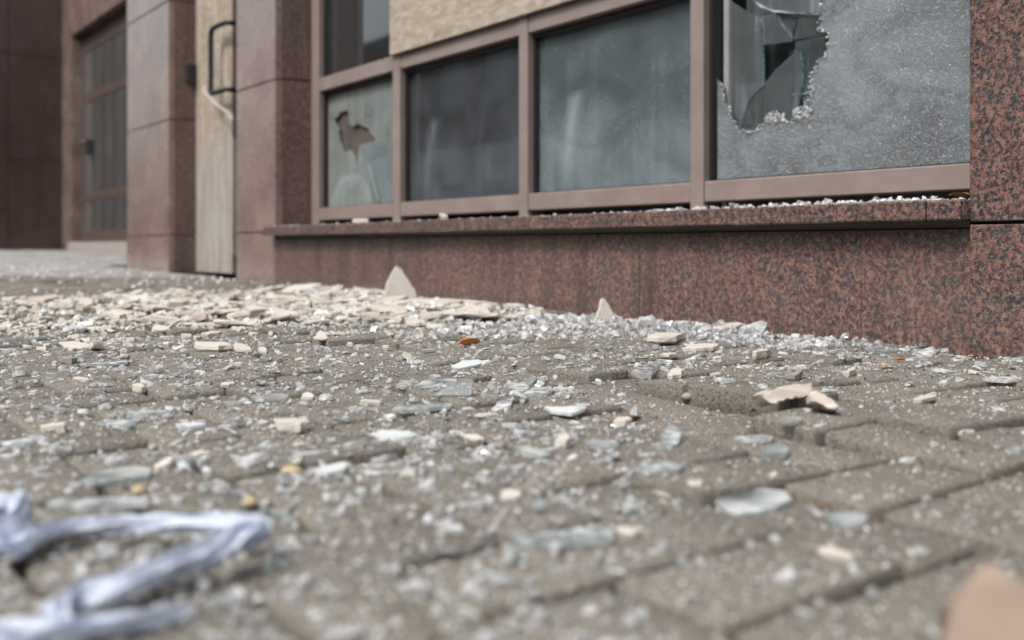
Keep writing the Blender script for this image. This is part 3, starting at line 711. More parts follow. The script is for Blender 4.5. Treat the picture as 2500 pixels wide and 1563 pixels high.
def cube_proto(seed):
    rr = random.Random(seed); vs = []
    for z in (0, 1):
        for x, y in ((-1, -1), (1, -1), (1, 1), (-1, 1)): vs.append((x * rr.uniform(.25, .55), y * rr.uniform(.25, .55), z * rr.uniform(.45, .85)))
    return vs, [(0, 3, 2, 1), (4, 5, 6, 7), (0, 1, 5, 4), (1, 2, 6, 5), (2, 3, 7, 6), (3, 0, 4, 7)]
def chunk_proto(seed, thick=0.22, n=None, elong=1.4, ring=None):
    """piece of plaster slab: flat faces, a broken rim with chips and a chamfer"""
    rr = random.Random(seed)
    if ring is None:
        n0 = n or rr.choice((4, 5, 5, 6)); ang = sorted((i + rr.uniform(-.35, .35)) / n0 * 2 * math.pi for i in range(n0))
        ring = [(math.cos(a) * rr.uniform(.34, .55) * elong ** .5, math.sin(a) * rr.uniform(.34, .55) / elong ** .5) for a in ang]
        ring = jag(ring, 0.035, 3, True, rr)
    n = len(ring); vs, fs = [], []
    for z, k in ((0, .93), (thick * .35, 1.0), (thick * .85, .97), (thick, .90)):
        for x, y in ring:
            vs.append((x * k + rr.uniform(-.022, .022), y * k + rr.uniform(-.022, .022), z + rr.uniform(-.012, .012)))
    fs.append(tuple(range(n - 1, -1, -1))); fs.append(tuple(range(3 * n, 4 * n)))
    for j in range(3):
        for i in range(n): fs.append((j * n + i, j * n + (i + 1) % n, (j + 1) * n + (i + 1) % n, (j + 1) * n + i))
    return vs, fs
GL = [shard_proto(i, thick=random.uniform(.12, .3), elong=random.uniform(1.0, 2.6)) for i in range(22)]
GC = [cube_proto(100 + i) for i in range(14)]
PC = [chunk_proto(200 + i, random.uniform(.14, .32), elong=random.uniform(1.0, 2.2)) for i in range(22)]
gl_me = {m: [mesh('glass_shard', *p, m) for p in GL] for m in ('shard', 'shard_green', 'shard_frost')}
gc_me = [mesh('glass_cube', *p, 'crumb') for p in GC]
pc_me = {m: [mesh('plaster_chunk', *p, m) for p in PC] for m in ('plaster', 'plaster_dusty', 'plaster_pale')}
def cloud(name, protos, items, mat, parent=None):
    """items: (loc, euler, scale3) - joins many tiny pieces into one object"""
    pv = [np.array(p[0]) for p in protos]; vs, fs, off = [], [], 0
    rr = random.Random(99)
    for loc, eu, sc_ in items:
        k = rr.randrange(len(protos)); m = np.array(Euler(eu).to_matrix())
        v = (pv[k] * np.array(sc_)) @ m.T + np.array(loc)
        vs.append(v); fs += [tuple(i + off for i in f) for f in protos[k][1]]; off += len(v)
    o = link(name, mesh(name, np.concatenate(vs).tolist(), fs, mat), parent, kind='stuff'); return o

# ---- pieces singled out in the photograph; outlines lie on the ground where the photo shows them
HEROES = []                                            # ground footprints kept free of loose crumbs
def smooth_z(x, y): return ground_z(x, y) + heave(x, y)
def gz(x, y):                                          # what a loose piece really rests on: a stone, or the sand of a joint
    h = BVH.ray_cast(Vector((x, y, 1)), Vector((0, 0, -1)))[0]
    return h.z if h is not None else smooth_z(x, y) - .005
def rest_z(pts):                                       # a stiff piece lies on the highest stones under it
    zs = sorted(gz(x, y) for x, y in pts); return zs[int(len(zs) * .8)]
def flat_piece(name, label, cat, ptsV, thick, mat, lift=0.002, tilt=(0, 0), group=None, jam=0.0015, kind='glass'):
    thick *= 0.6 if kind == 'glass' else 0.55
    P = [hit(*V2(p), lift + thick * 0.5) for p in ptsV]
    tilt = (tilt[0] * .5, tilt[1] * .5)
    my = sum(p.y for p in P) / len(P)
    for p in P: p.y = my + (p.y - my) * (0.8 if kind == 'glass' else 0.5)
    c = sum(P, Vector()) / len(P); rr = random.Random(int(ptsV[0][0] * 7 + ptsV[0][1]))
    ring = jag([(p.x - c.x, p.y - c.y) for p in P], jam, 3, True, rr); n = len(ring)
    area = sum(ring[i][0] * ring[(i + 1) % n][1] - ring[(i + 1) % n][0] * ring[i][1] for i in range(n))
    if area < 0: ring.reverse()
    vs, fs = [], []
    lv = ((0, .98), (thick, 1.0)) if kind == 'glass' else ((0, .92), (thick * .3, 1.0), (thick * .85, .98), (thick, .93))
    q = 0.02 if kind == 'glass' else 0.06
    for z, k in lv:
        for x, y in ring: vs.append((x * k + rr.uniform(-q, q) * thick, y * k + rr.uniform(-q, q) * thick, z + rr.uniform(-q, q) * thick))
    fs.append(tuple(range(n - 1, -1, -1))); L = len(lv) - 1; fs.append(tuple(range(L * n, (L + 1) * n)))
    for j in range(L):
        for i in range(n): fs.append((j * n + i, j * n + (i + 1) % n, (j + 1) * n + (i + 1) % n, (j + 1) * n + i))
    o = link(name, mesh(name, vs, fs, mat), None, (c.x, c.y, rest_z([(c.x, c.y)] + [(c.x + x * .7, c.y + y * .7) for x, y in ring]) + .0006), (tilt[0], tilt[1], 0))
    HEROES.append((c.x, c.y, max(math.hypot(*p) for p in ring)))
    return tag(o, label, cat, group)
def upright(name, label, cat, ptsV, baseV, thick, mat, lean=0.0, turn=0.0, sink=0.004, jam=0.0012):
    """a slab standing on edge at the ground point baseV, its outline as seen from the front; it leans back by `lean`"""
    b0 = hit(*V2(baseV)); px = F / b0.y / 1.0339
    ring = [((x - baseV[0]) / px, (baseV[1] - y) / px / max(.4, math.cos(lean))) for x, y in ptsV]
    rr = random.Random(int(baseV[0])); ring = jag(ring, jam, 3, True, rr); n = len(ring)
    vs, fs = [], []
    mx = sum(p[0] for p in ring) / n; mz = sum(p[1] for p in ring) / n
    for y, k in ((-thick / 2, .95), (-thick * .35, 1.0), (thick * .35, 1.0), (thick / 2, .93)):
        for x, z in ring: vs.append((mx + (x - mx) * k + rr.uniform(-.03, .03) * thick, y + rr.uniform(-.04, .04) * thick, mz + (z - mz) * k))
    area = sum(ring[i][0] * ring[(i + 1) % n][1] - ring[(i + 1) % n][0] * ring[i][1] for i in range(n))
    fs.append(tuple(range(n))); fs.append(tuple(range(4 * n - 1, 3 * n - 1, -1)))
    for j in range(3):
        for i in range(n): fs.append((j * n + (i + 1) % n, j * n + i, (j + 1) * n + i, (j + 1) * n + (i + 1) % n))
    me = mesh(name, vs, fs, mat)
    bm = bmesh.new(); bm.from_mesh(me); bmesh.ops.recalc_face_normals(bm, faces=bm.faces[:]); bm.to_mesh(me); bm.free()
    o = link(name, me, None, (b0.x, b0.y, max(gz(b0.x + q * .012, b0.y + r * .006) for q in (-2, -1, 0, 1, 2) for r in (-1, 0, 1)) - sink), (-lean, 0, turn)); HEROES.append((b0.x, b0.y, 0.02))
    return tag(o, label, cat)
def z7(x, y): return ((1500 + x / 2.419) / 1.0339, (750 + y / 2.419) / 1.0339)
def z5(x, y): return (x / 3.024 / 1.0339, (640 + y / 3.024) / 1.0339)
def z8(x, y): return ((700 + x / 6.0475) / 1.0339, (640 + y / 6.0475) / 1.0339)

# glass plates
G = [
 ('large frosted glass plate on the front pavers, below the paired plaster chunk', [(1690, 1170), (1702, 1145), (1752, 1133), (1800, 1130), (1848, 1138), (1868, 1160), (1842, 1178), (1792, 1196), (1752, 1206), (1716, 1188)], .005, 'shard_frost', (0, 0)),
 ('broad flat glass shard just behind the pointed fin-shaped shard', [(975, 917), (1000, 902), (1058, 897), (1080, 900), (1070, 914), (1002, 924)], .004, 'shard_frost', (.05, 0)),
 ('long narrow green edged glass strip in front of the fin-shaped shard', [(930, 969), (936, 960), (1058, 950), (1070, 955), (1064, 961), (950, 974)], .005, 'shard_green', (0, 0)),
 ('wide pale glass shard beside the lifted paver corner', [(1285, 962), (1330, 964), (1385, 960), (1380, 971), (1350, 981), (1300, 973)], .005, 'shard_frost', (.08, 0)),
 ('oval ribbed glass shard right of the green edged strip', [(1160, 964), (1178, 948), (1214, 942), (1206, 957), (1172, 970)], .005, 'shard', (.15, .05)),
 ('long grey glass plate lying blurred at the front centre', [(1205, 1268), (1290, 1250), (1400, 1248), (1450, 1262), (1440, 1280), (1330, 1290), (1230, 1285)], .005, 'shard_green', (0, 0)),
 ('wide dull glass plate on the left, above the pale wrap', [(190, 1128), (230, 1105), (330, 1092), (362, 1098), (352, 1120), (262, 1134), (215, 1145)], .004, 'shard_frost', (0, 0)),
 ('grey blue glass plate partly behind the top strand of the pale wrap', [(105, 1200), (130, 1182), (250, 1176), (352, 1178), (350, 1196), (240, 1206)], .005, 'shard_green', (0, 0)),
 ('long thin green glass sliver between two rows of pavers at left', [z5(570, 745), z5(720, 725), z5(900, 708), z5(960, 715), z5(940, 730), z5(740, 748)], .005, 'shard_green', (0, 0)),
 ('green sheet edge lying along the front of the plaster rubble at far left', [z5(-40, 575), z5(160, 555), z5(330, 535), z5(420, 540), z5(180, 580), z5(0, 598)], .006, 'shard_green', (0, 0)),
 ('blue edged glass piece left of the tan plaster block', [z5(930, 1105), z5(970, 1088), z5(1080, 1070), z5(1190, 1075), z5(1200, 1095), z5(1080, 1110)], .007, 'shard_green', (.04, 0)),
 ('grey glass plate with dark underside at left', [z5(720, 1185), z5(790, 1165), z5(940, 1160), z5(985, 1170), z5(960, 1200), z5(800, 1205)], .005, 'shard_green', (.1, 0)),
 ('pale glass plate in front of the long joint at left', [z5(1850, 1000), z5(1880, 980), z5(2090, 965), z5(2140, 985), z5(2100, 1005), z5(1940, 1010)], .005, 'shard_frost', (.05, 0)),
 ('stack of ribbed glass near the foot of the lifted pavers', [z7(105, 385), z7(130, 355), z7(215, 342), z7(248, 350), z7(225, 385), z7(160, 396)], .010, 'shard', (.1, 0)),
 ('rounded glass plate blurred right of the large frosted plate', [z7(1240, 1185), z7(1300, 1165), z7(1420, 1160), z7(1495, 1190), z7(1470, 1230), z7(1400, 1240), z7(1300, 1215)], .006, 'shard_frost', (.05, .03)),
 ('thin glass strip on the pavers below the right pilaster', [z7(2165, 430), z7(2200, 418), z7(2390, 428), z7(2405, 440), z7(2330, 452), z7(2200, 440)], .005, 'shard', (0, 0)),
 ('green edged sliver against the plinth at right', [z7(1470, 250), z7(1520, 240), z7(1640, 250), z7(1662, 262), z7(1600, 270), z7(1500, 262)], .006, 'shard_green', (.08, 0)),
 ('clear glass piece with pointed tip near the plinth corner', [z7(1775, 280), z7(1800, 262), z7(1860, 250), z7(1898, 268), z7(1890, 290), z7(1820, 296)], .007, 'shard', (.2, 0)),
 ('blue glass plate on the hump of lifted pavers', [z7(965, 765), z7(985, 738), z7(1060, 728), z7(1108, 738), z7(1100, 762), z7(1020, 775)], .005, 'shard_frost', (.05, 0)),
 ('flat glass strip with cream tip on the lifted paver', [z7(705, 795), z7(720, 775), z7(860, 765), z7(935, 770), z7(930, 795), z7(800, 800)], .005, 'shard_green', (0, 0)),
 ('pale glass lump on the sloping paver right of the hump', [z7(860, 880), z7(880, 845), z7(960, 822), z7(1015, 840), z7(1010, 880), z7(920, 892)], .008, 'shard_frost', (.1, .1)),
 ('clear glass plate tucked behind the paired plaster chunk', [z7(1230, 575), z7(1240, 545), z7(1290, 548), z7(1370, 588), z7(1340, 598), z7(1280, 590)], .005, 'shard', (.1, .05)),
 ('grey shard with a blunt end in front of the leaf and bare paver', [(1065, 862), (1092, 848), (1130, 846), (1150, 852), (1120, 860), (1080, 868)], .005, 'shard_frost', (.1, 0)),
 ('lower left shard of the loose cluster by the lifted paver', [(1188, 910), (1200, 904), (1240, 908), (1252, 916), (1235, 926), (1205, 930)], .005, 'shard_green', (.12, 0)),
 ('upper shard of the loose cluster, tilted to the right', [(1226, 902), (1240, 892), (1258, 885), (1266, 890), (1252, 904), (1236, 908)], .005, 'shard', (.2, .1)),
 ('lower right shard of the loose cluster, with rough edge', [(1236, 930), (1256, 920), (1300, 916), (1306, 922), (1290, 932), (1250, 937)], .006, 'shard', (.12, 0)),
 ('small upright edged shard at the right of the loose cluster', [(1262, 905), (1275, 892), (1288, 890), (1286, 902), (1272, 914)], .006, 'shard', (.3, .1)),
 ('clear shard left of the broad flat shard', [(935, 915), (945, 905), (975, 902), (990, 908), (970, 916), (950, 920)], .005, 'shard', (.1, 0)),
 ('pale oval glass piece in front of the sunken pavers', [(1380, 1052), (1400, 1046), (1450, 1050), (1462, 1058), (1440, 1066), (1400, 1064)], .006, 'shard_frost', (.05, 0)),
 ('broken flower shaped shard below the upright sliver', [(1548, 1058), (1560, 1035), (1580, 1020), (1600, 1030), (1605, 1050), (1585, 1070), (1562, 1072)], .005, 'shard_green', (.25, 0)),
 ('greenish plate among crumbs left of the lifted pavers', [(1490, 1120), (1520, 1105), (1580, 1100), (1620, 1106), (1600, 1122), (1530, 1128)], .005, 'shard_green', (0, 0)),
 ('glass slab leaning on the rubble near the plinth', [z7(720, 180), z7(740, 140), z7(840, 125), z7(888, 130), z7(870, 175), z7(790, 192)], .009, 'shard_frost', (.35, 0)),
 ('flat plate left of the tan plaster block', [z5(1300, 1180), z5(1420, 1165), z5(1520, 1172), z5(1510, 1195), z5(1400, 1205)], .005, 'shard_frost', (0, 0)),
 ('pale glass plate right of the tan plaster block', [(868, 1025), (900, 1012), (965, 1014), (990, 1024), (950, 1036), (890, 1036)], .006, 'shard_frost', (.06, 0)),
 ('milky glass plate blurred in front of the tan plaster block', [(735, 1112), (790, 1096), (820, 1090), (815, 1110), (770, 1122)], .005, 'shard_frost', (.05, 0)),
]
for lab, pts, th, m, tl in G: flat_piece('glass_shard', lab, 'glass shard', pts, th, m, .002, tl)
upright('glass_shard', 'pointed fin-shaped frosted shard propped up on open pavers', 'glass shard', [(1020, 943), (1058, 920), (1098, 905), (1118, 906), (1116, 928), (1107, 945)], (1070, 946), .004, 'shard_frost', .55, .1, .001)
upright('glass_shard', 'thin upright glass sliver leaning at the lifted paver corner', 'glass shard', [(1488, 986), (1494, 956), (1504, 945), (1508, 950), (1502, 975), (1496, 988)], (1496, 986), .004, 'shard', .2, .4)
upright('glass_shard', 'small grey glass fragment standing in the rubble left of the large triangle', 'glass shard', [z8(330, 560), z8(350, 380), z8(380, 355), z8(410, 400), z8(450, 560)], z8(390, 555), .004, 'shard_green', .2, .2)

# plaster pieces
P_ = [
 ('tan plaster block on open pavers at left centre', [(648, 1008), (655, 988), (700, 984), (726, 990), (724, 1004), (700, 1014)], .016, 'plaster', (0, 0)),
 ('flat cream plaster flake right of the paired chunk', [z7(1775, 530), z7(1785, 515), z7(1850, 516), z7(1888, 526), z7(1850, 545), z7(1800, 552)], .008, 'plaster', (.1, 0)),
 ('rounded cream plaster piece next to the ribbed glass stack', [z7(320, 395), z7(325, 372), z7(360, 362), z7(400, 378), z7(410, 398), z7(360, 405)], .012, 'plaster', (.15, 0)),
 ('square cream plaster block before the plinth, right of the long slab', [z7(825, 290), z7(835, 262), z7(900, 258), z7(905, 285), z7(860, 298)], .020, 'plaster', (.05, .1)),
 ('long cream plaster slab leaning in front of the glass drift', [z7(415, 262), z7(425, 232), z7(520, 225), z7(605, 232), z7(595, 258), z7(500, 266)], .014, 'plaster', (.1, 0)),
 ('small wedge of cream plaster on a bare paver near the glass drift', [z7(272, 303), z7(285, 288), z7(345, 280), z7(366, 292), z7(330, 302)], .010, 'plaster', (.1, .1)),
 ('thick cream plaster slab lying in the glass drift by the plinth', [z7(200, 200), z7(215, 170), z7(330, 160), z7(405, 168), z7(380, 205), z7(280, 212)], .020, 'plaster', (.05, 0)),
 ('cream plaster block on top of the glass drift against the plinth', [z7(600, 145), z7(608, 112), z7(690, 100), z7(762, 115), z7(740, 145), z7(650, 152)], .024, 'plaster', (.05, -.05)),
 ('long cream plaster strip at the foot of the plinth behind the drift', [z7(250, 95), z7(300, 78), z7(420, 68), z7(448, 82), z7(400, 100), z7(300, 104)], .018, 'plaster', (.05, .05)),
 ('wide cream plaster slab alone on pavers before the rubble, left of a wedge', [(452, 828), (468, 812), (515, 808), (542, 812), (540, 826), (500, 832)], .016, 'plaster', (0, 0)),
 ('cream plaster wedge right beside the wide lone slab', [(550, 832), (555, 820), (575, 814), (590, 826), (585, 834)], .012, 'plaster', (.1, .1)),
 ('flat cream plaster flake at left, well in front of the rubble', [(140, 822), (155, 808), (195, 806), (216, 812), (205, 824), (170, 828)], .008, 'plaster', (.1, 0)),
 ('grey mortar lump at left beside glass slivers', [z5(440, 725), z5(445, 700), z5(500, 690), z5(552, 695), z5(550, 725), z5(490, 735)], .014, 'stone', (0, 0)),
 ('small pointed plaster chip standing by a glass cluster at left', [z5(985, 915), z5(990, 895), z5(1040, 885), z5(1075, 900), z5(1060, 920), z5(1020, 928)], .014, 'plaster', (.1, 0)),
 ('triangular cream chip between two glass plates at left centre', [z5(2215, 1005), z5(2240, 980), z5(2290, 965), z5(2320, 995), z5(2300, 1010)], .008, 'plaster', (.3, 0)),
 ('white plaster scrap at left near the row of wide slabs', [z5(1900, 680), z5(1910, 655), z5(1950, 642), z5(1980, 650), z5(1950, 680)], .010, 'plaster', (.2, 0)),
 ('raised plaster plate arching over a dark gap in the rubble', [z8(955, 430), z8(1010, 385), z8(1120, 360), z8(1300, 380), z8(1410, 410), z8(1350, 450), z8(1100, 460)], .020, 'plaster', (.1, .05)),
 ('long flat plaster plank along the front of the rubble', [z8(560, 640), z8(700, 610), z8(1000, 620), z8(1420, 640), z8(1700, 690), z8(1900, 740), z8(1600, 790), z8(1000, 780), z8(700, 720)], .016, 'plaster', (.02, 0)),
 ('plaster plank at the foot of the plinth right of the large triangle', [z8(1750, 600), z8(1850, 540), z8(2200, 530), z8(2700, 580), z8(3000, 640), z8(2600, 660), z8(2100, 640)], .018, 'plaster', (.02, 0)),
 ('short square cream block in front of the rubble centre', [z8(1750, 920), z8(1780, 860), z8(1900, 845), z8(2050, 860), z8(2040, 930), z8(1880, 945)], .016, 'plaster', (.05, 0)),
 ('pale plaster strip beside the short square block', [z8(2070, 960), z8(2090, 915), z8(2250, 905), z8(2350, 930), z8(2330, 970), z8(2180, 975)], .012, 'plaster', (.05, 0)),
 ('curled cream flake propped open over a bare paver', [z8(360, 1180), z8(470, 1120), z8(560, 1090), z8(600, 1120), z8(590, 1180), z8(480, 1190)], .008, 'plaster', (.35, .1)),
 ('rounded white plaster lump amid glass, front centre', [(1310, 1052), (1318, 1040), (1340, 1036), (1348, 1048), (1338, 1058)], .014, 'plaster', (.1, 0)),
 ('small cream flake lying beneath the fin-shaped shard', [(1118, 982), (1130, 976), (1165, 974), (1180, 979), (1150, 984)], .005, 'plaster', (0, 0)),
 ('small cream block wedged by the corner of the lifted paver', [(1450, 1010), (1455, 999), (1480, 998), (1492, 1006), (1478, 1014)], .012, 'plaster', (.1, .1)),
 ('grey stone crumb sitting on the bare paver near the plinth', [z7(1045, 428), z7(1050, 400), z7(1080, 392), z7(1100, 405), z7(1095, 430)], .014, 'stone', (.1, .1)),
 ('small white plaster chip on bare pavers below the plinth corner', [z7(1370, 400), z7(1375, 380), z7(1400, 372), z7(1418, 385), z7(1410, 402)], .014, 'plaster', (.2, .1)),
 ('pale strip of plaster on the sunken far right paver', [z7(2038, 715), z7(2050, 700), z7(2110, 696), z7(2120, 708), z7(2070, 722)], .008, 'plaster', (.1, .1)),
]
for lab, pts, th, m, tl in P_: flat_piece('plaster_chunk', lab, 'plaster chunk', pts, th, m, .001, tl, None, .002, 'plaster')
upright('plaster_chunk', 'large triangular cream plaster slab standing against the plinth', 'plaster chunk', [(905, 706), (912, 672), (925, 645), (939, 625), (952, 633), (968, 660), (984, 690), (986, 706)], (945, 708), .016, 'plaster', .22, .35, .006, .002)
upright('plaster_chunk', 'smaller triangular cream plaster slab standing in the glass drift', 'plaster chunk', [(1402, 757), (1412, 728), (1424, 698), (1430, 698), (1442, 722), (1451, 742), (1446, 757)], (1428, 757), .016, 'plaster', .2, .3, .006, .002)
upright('plaster_chunk', 'left half of the paired plaster chunk, a thick bent slab on the lifted pavers', 'plaster chunk', [z7(835, 575), z7(860, 556), z7(960, 535), z7(1060, 518), z7(1150, 515), z7(1155, 545), z7(1140, 570), z7(1110, 590), z7(1060, 598), z7(1000, 602), z7(960, 615), z7(910, 632), z7(880, 630), z7(850, 600)], z7(1000, 636), .030, 'plaster_pale', .25, .1, -.001)
upright('plaster_chunk', 'right half of the paired plaster chunk, a cream slab sloping to the ground', 'plaster chunk', [z7(1150, 590), z7(1148, 555), z7(1165, 528), z7(1190, 528), z7(1250, 565), z7(1300, 600), z7(1320, 618), z7(1290, 634), z7(1255, 630), z7(1200, 600)], z7(1240, 637), .024, 'plaster_pale', .3, -.15, -.001)
upright('plaster_chunk', 'big pinkish tan chunk blurred in the near right corner', 'plaster chunk', [(2215, 1560), (2236, 1450), (2262, 1372), (2308, 1312), (2340, 1296), (2368, 1310), (2395, 1330), (2460, 1330), (2520, 1345), (2520, 1600), (2215, 1600)], (2370, 1560), .05, 'plaster_pink', .35, -.35, .012, .002)
upright('plaster_chunk', 'cream splinter standing on edge on the open pavers behind the leaf', 'plaster chunk', [(950, 838), (955, 826), (970, 832), (988, 845), (960, 845)], (966, 845), .004, 'plaster', .4, .3)

# leaves, pebbles
def leaf(name, label, xV, yV, L, Wd, mat, yaw, curl):
    b0 = hit(*V2((xV, yV))); n, m = 9, 5; vs, fs = [], []
    for i in range(n):
        t = i / (n - 1); wd = Wd * math.sin(math.pi * min(1, t * 0.92 + 0.06)) ** .8
        for j in range(m):
            k = j / (m - 1) * 2 - 1
            vs.append(((t - .5) * L, k * wd * (1 + .15 * math.sin(i * 2.3)), 0.002 + curl * (abs(k) ** 1.5) * wd * 1.2 + curl * .25 * L * (2 * t - 1) ** 2 * 0.5 + random.uniform(0, .0008)))
    for i in range(n - 1):
        for j in range(m - 1): fs.append((i * m + j, i * m + j + 1, (i + 1) * m + j + 1, (i + 1) * m + j))
    q = len(vs); vs += [(v[0], v[1], v[2] - 0.0005) for v in vs]; fs += [tuple(q + i for i in reversed(f)) for f in fs]
    o = link(name, mesh(name, vs, fs, mat, True), None, (b0.x, b0.y, gz(b0.x, b0.y) + .001), (0, 0, yaw)); tag(o, label, 'leaf')
    link('leaf_stalk', tube_mesh('leaf_stalk', [(-L * .5, 0, .004), (-L * .62, .002, .005), (-L * .75, .001, .003)], .0007, mat, 6), o)
leaf('dry_leaf', 'curled dry orange leaf on the pavers in front of the glass drift', 1110, 824, .034, .011, 'leaf', .5, .9)
leaf('dry_leaf', 'folded brown leaf under the upright glass sliver', 1484, 996, .030, .007, 'twig', .55, .8)
leaf('dry_leaf', 'tiny rust coloured leaf scrap near the plinth at right, upper one', 2126, 856, .014, .004, 'leaf', .2, .5)
leaf('dry_leaf', 'tiny rust coloured leaf scrap on bare pavers at right, lower one', 2094, 874, .017, .004, 'leaf', .1, .5)
leaf('dry_leaf', 'orange leaf scrap below the right pilaster foot', 2300, 850, .014, .005, 'leaf', .4, .5)
leaf('dry_leaf', 'curled brown leaf lying on the sill end by the right pilaster', 100, 900, .03, .008, 'twig', .3, .8)
bpy.data.objects['dry_leaf.005'].location = W(S(2345, C0) - .01, C0 + .02, .236)
bpy.data.objects['dry_leaf.005'].rotation_euler = (0, .1, ROT)
def pebble(label, xV, yV, r, mat):
    bm = bmesh.new(); bmesh.ops.create_icosphere(bm, subdivisions=2, radius=r); b0 = hit(*V2((xV, yV)))
    for v in bm.verts: v.co *= 1 + .35 * mnoise.noise(v.co * 60 + Vector((xV, 0, 0))); v.co.z *= .7
    me = bpy.data.meshes.new('pebble'); bm.to_mesh(me); bm.free(); me.materials.append(M[mat])
    tag(link('pebble', me, None, (b0.x, b0.y, gz(b0.x, b0.y) + r * .5)), label, 'pebble')
pebble('yellowish brown pebble with dark foot, left of front centre', 690, 1110, .008, 'pebble')
pebble('small ochre pebble above the pale wrap', 328, 1165, .005, 'pebble')
pebble('small yellow pebble right of the pale wrap tip', 592, 1190, .005, 'pebble')
pebble('tiny pinkish pebble on bare paver behind the lifted pavers', 1625, 925, .006, 'plaster_pink')

# crumpled strip of pale wrap
def wrap():
    path = [((-60, 1180), .012, .008), ((10, 1200), .016, .010), ((45, 1185), .022, .007), ((35, 1230), .016, .010), ((-20, 1262), .010, .010), ((0, 1292), .008, .0095), ((50, 1284), .008, .008), ((100, 1260), .009, .0068), ((180, 1242), .009, .0062), ((300, 1236), .011, .0064), ((420, 1236), .014, .0068), ((520, 1237), .018, .0068), ((604, 1240), .020, .0066), ((626, 1246), .020, .006), ((600, 1262), .019, .0085), ((530, 1285), .018, .010), ((440, 1322), .017, .0098), ((350, 1356), .016, .0088), ((270, 1388), .015, .0082), ((190, 1408), .013, .0075), ((148, 1425), .012, .0075), ((128, 1452), .010, .0072), ((110, 1485), .009, .0075), ((40, 1502), .009, .0075), ((-60, 1512), .009, .007), ((-100, 1520), .008, .007), ((-60, 1500), .009, .0075), ((60, 1494), .010, .0078), ((170, 1488), .011, .0078), ((260, 1478), .011, .007), ((340, 1464), .010, .006), ((420, 1447), .009, .0042), ((462, 1436), .009, .0022)]
    P = [hit(*V2(p), h) for p, h, r in path]; Rr = [r * .74 for _, _, r in path]
    n = len(P); pts, rad = [], []
    for i in range(n - 1):
        p0, p1, p2, p3 = P[max(i - 1, 0)], P[i], P[i + 1], P[min(i + 2, n - 1)]
        for k in range(14):
            t = k / 14
            pts.append(0.5 * ((2 * p1) + (p2 - p0) * t + (2 * p0 - 5 * p1 + 4 * p2 - p3) * t * t + (3 * p1 - p0 - 3 * p2 + p3) * t ** 3))
            rad.append(Rr[i] * (1 - t) + Rr[i + 1] * t)
    vs, fs = [], []; rr = random.Random(5); NP = len(pts)
    T = [(pts[min(i + 1, NP - 1)] - pts[max(i - 1, 0)]).normalized() for i in range(NP)]
    for rb in range(13):                               # a bundle of crushed flat strips wound loosely round each other
        ph = rb / 13 * 6.28 + rr.uniform(-.3, .3); tw = rr.uniform(.018, .040); off = rr.uniform(.25, .75); wd0 = rr.uniform(.5, .95); sd = rr.uniform(0, 50)
        i0 = 0 if rb < 9 else rr.randrange(0, NP // 2); i1 = NP if rb < 9 else min(NP, i0 + rr.randrange(60, 160))
        m = 7; base = len(vs); rows = 0
        for i in range(i0, i1):
            d = T[i]; a = d.cross(Vector((0, 0, 1))).normalized() if abs(d.z) < .98 else Vector((1, 0, 0)); b_ = a.cross(d)
            th = ph + i * tw + .9 * mnoise.noise(Vector((i * .03, sd, 0)))
            cen = pts[i] + (a * math.cos(th) * 1.1 + b_ * math.sin(th) * .8) * rad[i] * off
            ta = th + 1.57 + 1.1 * mnoise.noise(Vector((i * .045, sd, 7)))
            wv = a * math.cos(ta) + b_ * math.sin(ta); nv = a * -math.sin(ta) + b_ * math.cos(ta)
            end = min(1, (i - i0 + 1) / 6, (i1 - i) / 6)
            for k in range(m):
                q = k / (m - 1) * 2 - 1
                fr = 1 + .28 * mnoise.noise(Vector((i * .35, q * 2 + sd, 3)))
                pt = cen + wv * q * rad[i] * wd0 * fr * (.35 + .65 * end) + nv * rad[i] * .34 * mnoise.noise(Vector((i * .09, q * 1.6 + sd, 11))) + nv * rad[i] * .10 * mnoise.noise(Vector((i * .5, q * 3 + sd, 17)))
                lo = gz(pt.x, pt.y) + .001 + .0002 * rb
                if pt.z < lo: pt.z = lo
                vs.append(pt)
            rows += 1
        for i in range(rows - 1):
            for k in range(m - 1): fs.append((base + i * m + k, base + i * m + k + 1, base + (i + 1) * m + k + 1, base + (i + 1) * m + k))
    c = P[13].copy(); vs = [v - c for v in vs]
    tag(link('crumpled_wrap', mesh('crumpled_wrap', vs, fs, 'rag', True), None, c), 'crumpled bluish white strip of wrap folded in a V at the near left', 'wrap')
wrap()
# pale tape hanging from the door handle
sx, zx = hz(508, 226); tk = (S(574, CD - .05) - sx) / .085
tp = [(0, 0, .03), (.004, -.004, .0), (.02, -.006, -.03), (.045, -.004, -.075), (.075, .002, -.12), (.085, .004, -.15)]
vs, fs = [], []
for i, (x, y, z) in enumerate(tp):
    wd = .006 + .002 * math.sin(i * 2.1)
    for dx, dy in ((-wd, 0), (wd, .003)): vs.append((x * tk + dx * 1.2, y + dy, z + dx * .4)); vs.append((x * tk + dx * 1.2, y + dy + .001, z + dx * .4))
for i in range(len(tp) - 1):
    a = i * 4; fs += [(a, a + 2, a + 6, a + 4), (a + 1, a + 5, a + 7, a + 3), (a, a + 4, a + 5, a + 1), (a + 2, a + 3, a + 7, a + 6)]
o = link('tape_strip', mesh('tape_strip', vs, fs, 'tape'), None, W(sx, CD - .068, zx), (0, 0, ROT)); tag(o, 'torn pale pink tape dangling from the black door handle', 'tape')

